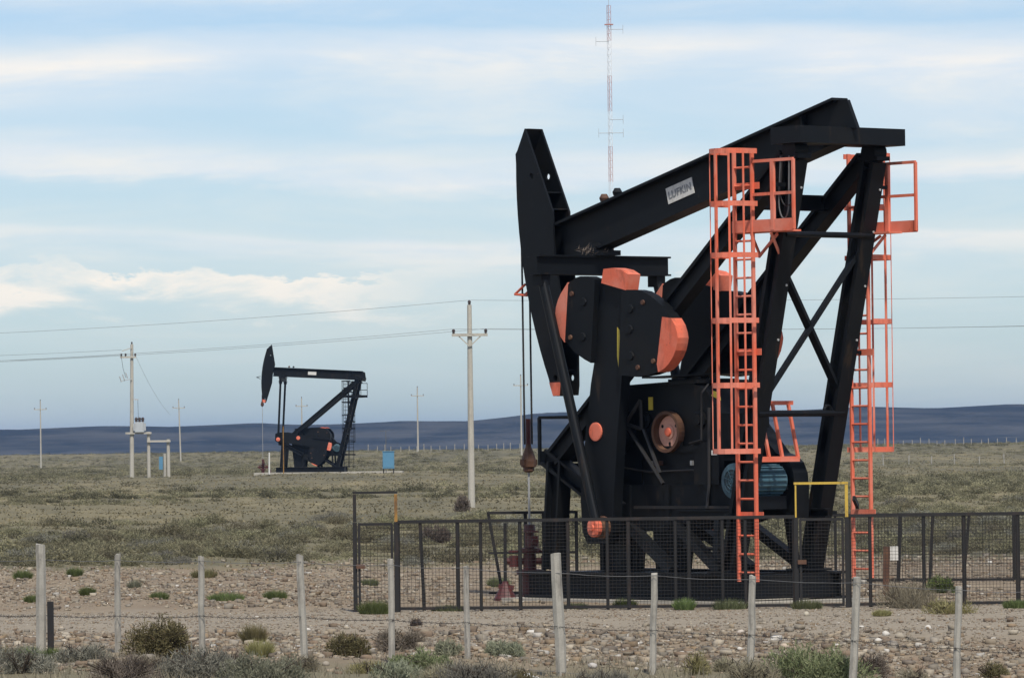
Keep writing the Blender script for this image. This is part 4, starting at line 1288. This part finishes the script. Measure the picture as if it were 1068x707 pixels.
# ------------------------------------------------------------------ vegetation
def blades(n, rx, ry, h, ll, lw, clumps=6, up=0.5, seed=0, core=0.35):
    """leaf blades grouped on twig tips through a domed volume; returns V (n*3), F, col"""
    g = np.random.default_rng(seed)
    ca = g.uniform(0, 2 * np.pi, clumps)
    cr_ = np.sqrt(g.uniform(0, 1, clumps)) * 0.72
    cc = np.stack([np.cos(ca) * cr_, np.sin(ca) * cr_, np.zeros(clumps)], 1)
    cs_ = g.uniform(0.32, 0.6, clumps)
    ch = (1 - 0.55 * cr_ ** 2) * g.uniform(0.6, 1.0, clumps)
    which = g.integers(0, clumps, n)
    d = g.normal(size=(n, 3))
    d /= np.linalg.norm(d, axis=1, keepdims=True)
    d[:, 2] = np.abs(d[:, 2])
    rad = g.uniform(core, 1.0, n) ** 0.6
    p = cc[which] + d * (cs_[which] * rad)[:, None]
    p[:, 2] = d[:, 2] * ch[which] * rad + g.uniform(-0.02, 0.06, n)
    pos = p * np.array([rx, ry, h])
    pos[:, 2] = np.maximum(pos[:, 2], 0.0)
    dd = d * np.array([1, 1, 0.7]) + g.normal(size=(n, 3)) * 0.55
    dd[:, 2] += up
    dd /= np.linalg.norm(dd, axis=1, keepdims=True)
    side = np.cross(dd, g.normal(size=(n, 3)))
    side /= np.linalg.norm(side, axis=1, keepdims=True)
    L = (ll * g.uniform(0.6, 1.4, n))[:, None]
    W = (lw * g.uniform(0.7, 1.3, n))[:, None]
    b0 = pos - dd * L * 0.5
    V = np.stack([b0 - side * W * 0.5, b0 + side * W * 0.5, pos + dd * L * 0.6 + side * W * 0.1], 1).reshape(-1, 3)
    V[:, 2] = np.maximum(V[:, 2], -0.02)
    cv = np.clip(g.normal(0.5, 0.2, n) + (g.uniform(-0.2, 0.2, clumps))[which], 0, 1)
    col = np.repeat(cv, 3)[:, None].repeat(3, 1)
    return V, np.arange(3 * n).reshape(-1, 3), col


def tuft(n, r, h, lw, seed=0, spread=0.6):
    g = np.random.default_rng(seed)
    a = g.uniform(0, 2 * np.pi, n)
    q = np.sqrt(g.uniform(0, 1, n)) * r
    b = np.stack([np.cos(a) * q, np.sin(a) * q, np.zeros(n)], 1)
    tip = b + np.stack([np.cos(a), np.sin(a), np.zeros(n)], 1) * (g.uniform(0.0, spread, n) * h)[:, None] + g.normal(size=(n, 3)) * 0.08 * h
    tip[:, 2] = h * g.uniform(0.45, 1.0, n) * (1 - 0.35 * (q / r) ** 2)
    s_ = np.stack([-np.sin(a + g.normal(0, 1, n)), np.cos(a), np.zeros(n)], 1) * lw * 0.5
    V = np.stack([b - s_, b + s_, tip], 1).reshape(-1, 3)
    col = np.repeat(np.clip(g.normal(0.5, 0.22, n), 0, 1), 3)[:, None].repeat(3, 1)
    return V, np.arange(3 * n).reshape(-1, 3), col


def stems(n, rx, h, seed):
    g = np.random.default_rng(seed)
    m = MB()
    for k in range(n):
        a, q = g.uniform(0, 6.28), g.uniform(0.3, 1.0)
        e = Vector((math.cos(a) * rx * q, math.sin(a) * rx * q, h * g.uniform(0.5, 1.0) * (1 - 0.3 * q)))
        mid = e * 0.5 + Vector((g.normal(0, 0.04), g.normal(0, 0.04), 0.03))
        m.tube((0, 0, -0.03), mid, 0.010, 0.007, 4, False)
        m.tube(mid, e, 0.007, 0.003, 4, False)
        for j in range(2):
            e2 = mid.lerp(e, 0.4) + Vector((g.normal(0, 0.07), g.normal(0, 0.07), abs(g.normal(0.05, 0.04))))
            m.tube(mid.lerp(e, 0.3), e2, 0.005, 0.002, 3, False)
    return m


def shrub(label, px, py, wpx, hpx, m, n, up=0.4, clumps=9, ll=0.055, lw=0.016, nst=14, seed=1, name='shrub', core=0.4):
    p = hit(px, min(py, 720))
    s_ = FPX / p.y
    rx, h = wpx / s_ / 2 * 1.28, hpx / s_ * 1.05
    T = thing(name, label, 'shrub', p, random.uniform(0, 6))
    V, Fc, c = blades(n, rx, rx * 0.8, h, ll, lw, clumps, up, seed, core)
    raw_obj('foliage', V, Fc, m, c, T)
    if nst:
        st = stems(nst, rx * 0.8, h * 0.85, seed)
        o = st.obj('branches', 'twig', T)
    return T


shrub('rounded olive and brown shrub on the stony verge behind the thin posts', 172, 684, 70, 46, 'leaf_olive', 5200, 0.25, 14, 0.06, 0.017, 26, 3)
shrub('grey-green shrub crowded below the rounded olive shrub', 206, 711, 72, 46, 'leaf_grey', 4200, 0.45, 10, 0.06, 0.014, 20, 4)
shrub('leafless grey twiggy shrub beside the grey-green shrub', 243, 712, 54, 42, 'leaf_dead', 1500, 0.5, 8, 0.09, 0.006, 70, 5)
shrub('pale yellow-green cushion shrub at the foot of the fence', 275, 716, 88, 40, 'leaf_silver', 4600, 0.6, 14, 0.05, 0.016, 12, 6)
shrub('dark olive shrub between the leaning post and the brown bush', 360, 685, 46, 31, 'leaf_olive', 3000, 0.35, 9, 0.055, 0.015, 14, 7)
shrub('dead brown bush with bare twigs behind a thin post', 416, 680, 62, 34, 'leaf_dead', 2600, 0.3, 9, 0.07, 0.008, 60, 8)
shrub('small silver-green spiky bush just left of a thin post', 468, 684, 32, 19, 'leaf_silver', 1700, 0.8, 6, 0.06, 0.014, 8, 9)
shrub('silver-green spiky bush on the stones left of the thick post', 526, 684, 42, 22, 'leaf_silver', 2200, 0.8, 7, 0.06, 0.014, 8, 10)
shrub('big bright green bush at the foot of the fence under the gate', 848, 712, 96, 48, 'leaf_green', 6800, 0.55, 18, 0.06, 0.015, 16, 11)
shrub('pale dry bush hugging the left side of the big green bush', 790, 714, 62, 34, 'leaf_dry', 2200, 0.6, 9, 0.08, 0.009, 22, 12)
shrub('grey dry twigs right of the big green bush', 908, 705, 36, 30, 'leaf_dead', 900, 0.6, 6, 0.09, 0.006, 34, 13)
shrub('grey weedy bush left of the dark short post', 22, 702, 66, 34, 'leaf_grey', 2400, 0.5, 9, 0.07, 0.01, 24, 14)
shrub('grey-green weedy bush right of the dark short post', 84, 692, 52, 28, 'leaf_grey', 2400, 0.5, 9, 0.06, 0.012, 18, 15)
shrub('tangle of dry grey twigs under the wire between thin posts', 128, 714, 84, 38, 'leaf_dead', 1900, 0.6, 10, 0.10, 0.006, 80, 16)
shrub('low silver bush below the brown dead bush', 408, 709, 60, 26, 'leaf_silver', 2600, 0.6, 9, 0.055, 0.014, 10, 17)
shrub('low pale green bush on bare earth left of the thin post', 436, 698, 54, 24, 'leaf_green', 2200, 0.6, 8, 0.055, 0.014, 10, 18)
shrub('grey twiggy bush low on the verge between two thin posts', 496, 716, 78, 34, 'leaf_grey', 3000, 0.6, 10, 0.07, 0.01, 24, 19)
shrub('withered olive weeds left of the pale rubbish', 536, 718, 50, 26, 'leaf_olive', 1500, 0.7, 7, 0.07, 0.01, 10, 20)
shrub('thin olive weed on the stones right of the thick post', 724, 704, 30, 30, 'leaf_yellow', 800, 0.8, 6, 0.08, 0.009, 10, 21)
shrub('small olive weed right of the thick post base', 628, 716, 60, 22, 'leaf_grey', 1400, 0.8, 7, 0.07, 0.01, 12, 22)
shrub('brown shrub at the foot of the tall pale power pole', 481, 533, 19, 20, 'leaf_dead', 1300, 0.5, 8, 0.16, 0.03, 16, 23)
shrub('brown scrub bush seen through the left fence mesh', 454, 566, 26, 24, 'leaf_dead', 1500, 0.5, 8, 0.12, 0.025, 16, 24)
shrub('green rounded bush behind the right compound fence', 985, 618, 36, 22, 'leaf_grass', 2200, 0.4, 10, 0.07, 0.02, 8, 25)
shrub('tall dry grey grass clump inside the right fence corner', 946, 634, 60, 36, 'leaf_dry', 2400, 1.2, 9, 0.14, 0.009, 20, 26)
shrub('low yellowish weed by the right compound fence foot', 986, 640, 50, 18, 'leaf_yellow', 1600, 0.8, 8, 0.07, 0.012, 6, 27)
shrub('small dark weed beside the front fence on the gravel', 436, 652, 14, 10, 'leaf_dead', 500, 0.6, 5, 0.05, 0.012, 6, 28)

for i, (px, py, wp, hp_, mm, nn, lab) in enumerate([
        (310, 700, 40, 22, 'leaf_dry', 900, 'dry straw-coloured weed around the foot of the leaning post'), 
        (384, 702, 34, 16, 'leaf_yellow', 900, 'small yellowish weed on bare soil below the dark olive shrub'), (464, 706, 40, 18, 'leaf_dry', 900, 'dry pale weed between the low pale green bush and the grey bush'),
        
        (758, 700, 34, 18, 'leaf_dry', 900, 'pale dry weed left of the pale dry bush'),
        (950, 712, 44, 18, 'leaf_dry', 900, 'dry straw weed on the stones near the right end of the fence'), (1035, 706, 40, 18, 'leaf_olive', 900, 'olive weed by the last fence post on the stones'),
        (150, 700, 44, 22, 'leaf_dry', 1000, 'straw-coloured weed below the rounded olive shrub'), 
        (5, 690, 36, 20, 'leaf_olive', 900, 'olive weed left of the grey weedy bush')]):
    shrub(lab, px, py, wp, hp_, mm, nn, 0.7, 7, 0.07, 0.009, 10, 60 + i)

for i, (px, py, wp, hp_, mm, lab) in enumerate([
        (265, 672, 22, 19, 'leaf_yellow', 'yellow-green grass dome on the stones, upper of a pair'), (271, 685, 26, 16, 'leaf_yellow', 'olive grass dome below the yellow-green one'),
        (391, 640, 36, 13, 'leaf_grass', 'vivid green grass clump at the foot of the left gate'), (24, 604, 20, 9, 'leaf_grass', 'dark green grass tuft across the stony strip, left of the heavy post'),
        (78, 601, 16, 8, 'leaf_grass', 'green tuft right of the heavy post top'), (34, 628, 18, 7, 'leaf_grass', 'flat green tuft at the track edge left of the heavy post'),
        (91, 621, 16, 8, 'leaf_grass', 'small green tuft between heavy post and thin post'), (166, 625, 20, 7, 'leaf_grass', 'flat green tuft at the track edge between two thin posts'),
        (236, 626, 42, 8, 'leaf_grass', 'wide green tuft right of a thin post at the track edge'), (287, 625, 26, 9, 'leaf_grass', 'green tuft left of the leaning post'),
        (140, 613, 14, 8, 'leaf_silver', 'pale silver tuft on the stony strip'), (213, 602, 30, 8, 'leaf_olive', 'olive tuft on the far edge of the stony strip'),
        (652, 634, 26, 9, 'leaf_grass', 'green weeds at the fence foot below the crank'), (714, 636, 22, 11, 'leaf_grass', 'rounded green weed at the fence foot below the gearbox'),
        (762, 635, 40, 10, 'leaf_green', 'straggling weeds at the fence foot under the motor'), (842, 635, 36, 9, 'leaf_green', 'weeds at the foot of the yellow gate'),
        (600, 635, 30, 6, 'leaf_green', 'thin weeds along the fence foot behind the thick post'), (470, 637, 46, 6, 'leaf_green', 'thin green weeds along the left fence foot'),
        (1060, 634, 30, 8, 'leaf_grass', 'green weed at the foot of the right fence'), (920, 642, 20, 6, 'leaf_yellow', 'small yellowish tuft on the track right of the gate'),
        (55, 689, 16, 12, 'leaf_grass', 'tiny green tuft at the foot of the heavy post'), (30, 690, 24, 14, 'leaf_grass', 'green weeds left of the heavy post foot'),
        (385, 611, 20, 7, 'leaf_green', 'small green weed behind the left gate mesh'), (520, 612, 24, 10, 'leaf_green', 'green weeds behind the left mesh by the red valve')]):
    p = hit(px, py)
    s_ = FPX / p.y
    V, Fc, c = tuft(1100 if wp > 15 else 500, wp / s_ / 2 * 0.85, hp_ / s_ * 1.4, 0.012, 100 + i, 0.45)
    o = raw_obj('grass_tuft', V, Fc, mm, c)
    o.location = p
    tag(o, lab, 'grass')

# scrub of the plain: shared bush meshes, the largest in view as individuals, the rest as one mass
TM = []
for k in range(10):
    V, Fc, c = blades(250, 0.62, 0.62, 0.42, 0.085, 0.042, 7, 0.2, 300 + k, 0.25)
    TM.append((V, Fc, c))
meshes = []
for k, (V, Fc, c) in enumerate(TM):
    Vh, Fh, ch = blades(1300, 0.62, 0.62, 0.42, 0.065, 0.02, 9, 0.2, 300 + k, 0.25)
    o = raw_obj('scrub_bush', Vh, Fh, ('leaf_scrub', 'leaf_scrub', 'leaf_grey', 'leaf_scrub', 'leaf_scrub')[k % 5], ch)
    meshes.append(o.data)
    bpy.data.objects.remove(o)
cand = []
tries = 0
while len(cand) < 17500:
    y = 122 * (1250 / 122) ** (RNG.uniform() ** 0.66)
    x = RNG.uniform(-0.115, 0.115) * y
    patch = math.sin(x * 0.05 + 1.0 + 2.2 * math.sin(y * 0.011)) * math.sin(y * 0.021 + 0.8 * math.sin(x * 0.03)) + 0.5 * math.sin(x * 0.21 + y * 0.06) * math.sin(y * 0.13 - x * 0.04)
    lo_ = 0.24 * math.exp(-((y - 232) / 34) ** 2) + 0.14 * math.exp(-((y - 420) / 60) ** 2)
    if RNG.uniform() > 0.40 - lo_ + 0.5 * patch:
        continue
    if y < 126 + 3 * math.sin(x * 0.8) and RNG.uniform() > 0.15:
        continue
    if abs(x - fx + 3) < 9 and abs(y - YF) < 7:
        continue
    s_ = float(np.clip(RNG.lognormal(-0.38, 0.42), 0.25, 1.35))
    cand.append((x, y, s_, RNG.uniform(0, 6.28), RNG.integers(0, 10), RNG.uniform(0.55, 1.15)))
cand = np.array(cand)
ppx = PW / 2 + FPX * cand[:, 0] / cand[:, 1]
inview = (ppx > 5) & (ppx < 1060) & ~((ppx > 560) & (ppx < 840))
size = np.where(inview, cand[:, 2] / cand[:, 1], 0)
order = np.argsort(-size)
ind = order[:290]
for i in ind:
    x, y, s_, a, k, hs = cand[i]
    o = bpy.data.objects.new('scrub_bush', meshes[int(k)])
    COL.objects.link(o)
    o.location = (x, y, float(gz(x, y)) - 0.02)
    o.rotation_euler = (0, 0, a)
    o.scale = (s_, s_, s_ * hs)
    tag(o, 'low grey-green scrub bush on the plain beyond the stony strip', 'shrub', 'scrub bushes on the plain')
rest = order[290:]
Vs, Fs, Cs = [], [], []
off = 0
for i in rest:
    x, y, s_, a, k, hs = cand[i]
    V, Fc, c = TM[int(k)]
    if y > 330:
        V, Fc, c = V[:270], Fc[:90], c[:270]
        V = V * np.array([1, 1, 1.0])
    ca, sa = math.cos(a), math.sin(a)
    sc_ = s_ * (1.25 if y > 350 else 1.0)
    Q = np.empty_like(V)
    Q[:, 0] = (V[:, 0] * ca - V[:, 1] * sa) * sc_ + x
    Q[:, 1] = (V[:, 0] * sa + V[:, 1] * ca) * sc_ + y
    Q[:, 2] = V[:, 2] * sc_ * hs + float(gz(x, y)) - 0.02
    Vs.append(Q)
    Fs.append(Fc + off)
    Cs.append(np.clip(c * 0.6 + (RNG.normal(-0.22, 0.08) if RNG.uniform() < 0.38 else RNG.normal(0.22, 0.16)), 0, 1))
    off += len(V)
o = raw_obj('scrub', np.concatenate(Vs), np.concatenate(Fs), 'leaf_scrub', np.concatenate(Cs))
kind(tag(o, 'grey-green steppe scrub covering the plain to the horizon', 'scrub'), 'stuff')

# dry grass between the bushes of the plain and on the verge: sparse blades, one mass
n = 60000
y = 118 * (700 / 118) ** (RNG.uniform(size=n) ** 0.8)
x = RNG.uniform(-0.11, 0.11, n) * y
hgt = RNG.uniform(0.02, 0.09, n)
wv = np.clip(y / 5670 * 1.6, 0.03, 0.16)
z = gz(x, y)
a = RNG.uniform(0, 3.14, n)
V = np.stack([np.stack([x - np.cos(a) * wv, y - np.sin(a) * wv, z - 0.02], 1), np.stack([x + np.cos(a) * wv, y + np.sin(a) * wv, z - 0.02], 1),
              np.stack([x + RNG.normal(0, 0.05, n), y + RNG.normal(0, 0.05, n), z + hgt], 1)], 1).reshape(-1, 3)
band = 0.5 + 0.35 * np.sin(x * 0.05 + y * 0.03) * np.sin(y * 0.045 + 0.5)
col = np.repeat(np.clip(band + RNG.normal(0, 0.2, n), 0, 1), 3)[:, None].repeat(3, 1)
o = raw_obj('dry_grass', V, np.arange(3 * n).reshape(-1, 3), 'leaf_steppe', col)
kind(tag(o, 'short dry grass filling the gaps between the scrub', 'grass'), 'stuff')

n = 16000
y = RNG.uniform(58, 76, n)
x = RNG.uniform(-0.11, 0.11, n) * y
keep = RNG.uniform(size=n) < np.clip(0.75 - 0.09 * (y - 62) - 0.35 * ss(1.5, 4.0, x) * (1 - ss(6, 9, x)) + 0.5 * np.sin(x * 0.9 + 1) * np.sin(y * 0.5), 0.03, 1)
x, y = x[keep], y[keep]
n = len(x)
z = gz(x, y)
a = RNG.uniform(0, 6.28, n)
hgt = RNG.uniform(0.05, 0.17, n)
V = np.stack([np.stack([x - np.cos(a) * 0.008, y - np.sin(a) * 0.008, z - 0.02], 1), np.stack([x + np.cos(a) * 0.008, y + np.sin(a) * 0.008, z - 0.02], 1),
              np.stack([x + RNG.normal(0, 0.05, n), y + RNG.normal(0, 0.05, n), z + hgt], 1)], 1).reshape(-1, 3)
col = np.repeat(np.clip(RNG.normal(0.4, 0.25, n), 0, 1), 3)[:, None].repeat(3, 1)
o = raw_obj('dry_grass', V, np.arange(3 * n).reshape(-1, 3), 'leaf_dry', col)
kind(tag(o, 'sparse dry grass on the roadside verge around the wire fence', 'grass'), 'stuff')

# ------------------------------------------------------------------ stones
import bmesh
bm = bmesh.new()
bmesh.ops.create_cube(bm, size=1.5)
bmesh.ops.subdivide_edges(bm, edges=[e for e in bm.edges][:4], cuts=1)
bmesh.ops.triangulate(bm, faces=bm.faces[:])
bm.verts.ensure_lookup_table()
IV = np.array([v.co[:] for v in bm.verts])
IF = np.array([[v.index for v in f.verts] for f in bm.faces])
bm.free()
PAL = np.array([[0.33, 0.265, 0.185], [0.215, 0.15, 0.10], [0.28, 0.245, 0.195], [0.42, 0.36, 0.27], [0.15, 0.12, 0.092], [0.58, 0.545, 0.48], [0.27, 0.19, 0.115], [0.34, 0.295, 0.225]])
PW_ = np.array([0.2, 0.18, 0.18, 0.10, 0.15, 0.025, 0.095, 0.07])


def stone_mesh(name, label, x, y, r, sink=0.35):
    n = len(x)
    base = IV[None] * (1 + 0.28 * RNG.normal(size=(n, len(IV), 1)).clip(-1.4, 1.4))
    base = base * (r[:, None, None] * np.stack([RNG.uniform(0.8, 1.3, n), RNG.uniform(0.8, 1.3, n), RNG.uniform(0.55, 0.95, n)], 1)[:, None, :])
    a = RNG.uniform(0, 6.28, n)
    ca, sa = np.cos(a)[:, None], np.sin(a)[:, None]
    V = np.empty_like(base)
    V[..., 0] = base[..., 0] * ca - base[..., 1] * sa + x[:, None]
    V[..., 1] = base[..., 0] * sa + base[..., 1] * ca + y[:, None]
    V[..., 2] = base[..., 2] + (gz(x, y) + r * sink)[:, None]
    Fc = (IF[None] + (np.arange(n) * len(IV))[:, None, None]).reshape(-1, 3)
    c = PAL[RNG.choice(len(PAL), n, p=PW_)] * RNG.uniform(0.62, 1.1, (n, 1))
    o = raw_obj(name, V.reshape(-1, 3), Fc, 'stone', np.repeat(c, len(IV), 0))
    return kind(tag(o, label, 'stones'), 'stuff')


def scatter(n, y0, y1, dens=None, t=0.112):
    yy = RNG.uniform(y0, y1, int(n * 1.0))
    xx = RNG.uniform(-t, t, len(yy)) * yy
    if dens is not None:
        k = RNG.uniform(size=len(yy)) < dens(xx, yy)
        xx, yy = xx[k], yy[k]
    return xx, yy


xx, yy = scatter(46000, 62, 82, lambda x, y: np.clip(0.16 + 0.75 * ss(64, 71, y + 0.9 * np.clip(x, -3, 4)) + 0.55 * wob(x * 0.3, y * 0.12), 0.02, 1) * (1 - 0.93 * ss(77.5, 80.5, y + 0.6 * np.clip(x, 0, 8))))
stone_mesh('gravel', 'coarse mixed brown and pale stones on the verge between fence and track', xx, yy, RNG.lognormal(-4.12, 0.58, len(xx)).clip(0.006, 0.075))
xx, yy = scatter(20000, 75, 91)
stone_mesh('gravel', 'fine packed gravel on the track in front of the compound', xx, yy, RNG.lognormal(-4.6, 0.36, len(xx)).clip(0.005, 0.026), 0.2)
xx, yy = scatter(40000, 92, 128, lambda x, y: np.clip(0.62 + 0.6 * wob(x * 0.25, y * 0.09), 0.06, 1) * np.where((np.abs(x + 2.0) < 6) & (y < 106) & (x > -1), 0.25, 1.0))
stone_mesh('gravel', 'brown stones of the pad around and behind the compound', xx, yy, RNG.lognormal(-4.12, 0.55, len(xx)).clip(0.006, 0.07))


def rock(px, py, wpx, c, label, group=None, flat=0.7, seed=0):
    g = np.random.default_rng(900 + seed)
    p = hit(px, py)
    r = wpx / (FPX / p.y) / 2
    bm = bmesh.new()
    bmesh.ops.create_icosphere(bm, subdivisions=2, radius=1.0)
    V = np.array([v.co[:] for v in bm.verts])
    Fc = np.array([[v.index for v in f.verts] for f in bm.faces])
    bm.free()
    k = g.normal(size=(5, 3))
    V = V * (1 + 0.13 * np.sin(V @ k.T * 1.6).sum(1, keepdims=True) * 0.5 + 0.06 * g.normal(size=(len(V), 1)))
    V = V * np.array([1.0, g.uniform(0.7, 1.1), flat]) * r
    V[:, 2] += r * flat * 0.45
    o = raw_obj('rock', V, Fc, 'stone', np.tile(np.array(c), (len(V), 1)))
    o.location = p
    o.rotation_euler = (0, 0, g.uniform(0, 6))
    return tag(o, label, 'rock', group)


rock(841, 642, 8, (0.48, 0.43, 0.33), 'round pale tan stone lying on the track below the yellow gate', flat=0.8, seed=1)
rock(818, 676, 10, (0.50, 0.40, 0.30), 'pinkish pale stone left of the big green bush', seed=2)
rock(773, 660, 8, (0.55, 0.48, 0.40), 'small white stone left of the thin post under the gate', seed=3)
rock(523, 690, 11, (0.46, 0.36, 0.25), 'tan stone below the silver-green spiky bush', seed=4)
rock(618, 697, 11, (0.50, 0.47, 0.43), 'grey-white stone right of the thick post', seed=5)
gsm = 'larger pale stones on the verge'
for i in range(44):
    px = RNG.uniform(20, 1050)
    py = RNG.uniform(652, 702)
    rock(px, py, RNG.uniform(5.5, 9.5), PAL[int(RNG.choice([0, 3, 5, 7, 2]))] * RNG.uniform(0.9, 1.15), 'pale weathered stone lying among the gravel of the verge', gsm, RNG.uniform(0.55, 0.9), 20 + i)

# crumpled pale rubbish lying at the verge
p = hit(556, 711)
V, Fc = [], []
g = np.random.default_rng(5)
nx, ny = 14, 8
for i in range(nx):
    for j in range(ny):
        x_, y_ = (i / (nx - 1) - 0.5) * 0.36, (j / (ny - 1) - 0.5) * 0.3
        zb_ = 0.14 * max(0, 1 - (x_ / 0.19) ** 2) * (0.6 + 0.4 * math.cos(9 * x_ + 2)) + g.normal(0, 0.012)
        V.append((x_ + g.normal(0, 0.008), y_ + g.normal(0, 0.008), zb_))
Fc = [(i * ny + j, (i + 1) * ny + j, (i + 1) * ny + j + 1, i * ny + j + 1) for i in range(nx - 1) for j in range(ny - 1)]
o = MB().add(V, Fc).obj('plastic_sheet', 'plate_white', None, p)
so = o.modifiers.new('thickness', 'SOLIDIFY')
so.thickness = 0.006
tag(o, 'crumpled piece of whitish plastic sheet left of the thick fence post', 'litter')

# ------------------------------------------------------------------ air between here and the hills
def b_haze(t):
    return None


hm = bpy.data.materials.new('haze')
hm.use_nodes = True
t = NT(hm.node_tree)
vol = t.n('ShaderNodeVolumePrincipled', {'Color': (0.42, 0.64, 1.0, 1), 'Density': 0.00006, 'Anisotropy': 0.2})
ou = t.n('ShaderNodeOutputMaterial')
t.t.links.new(vol.outputs[0], ou.inputs['Volume'])
MATS['haze'] = hm
hz = MB().box((-30000, -300, -30), (30000, 16500, 75)).obj('haze', 'haze')
kind(tag(hz, 'thin bluish air between the plain and the far hills', 'haze'), 'stuff')
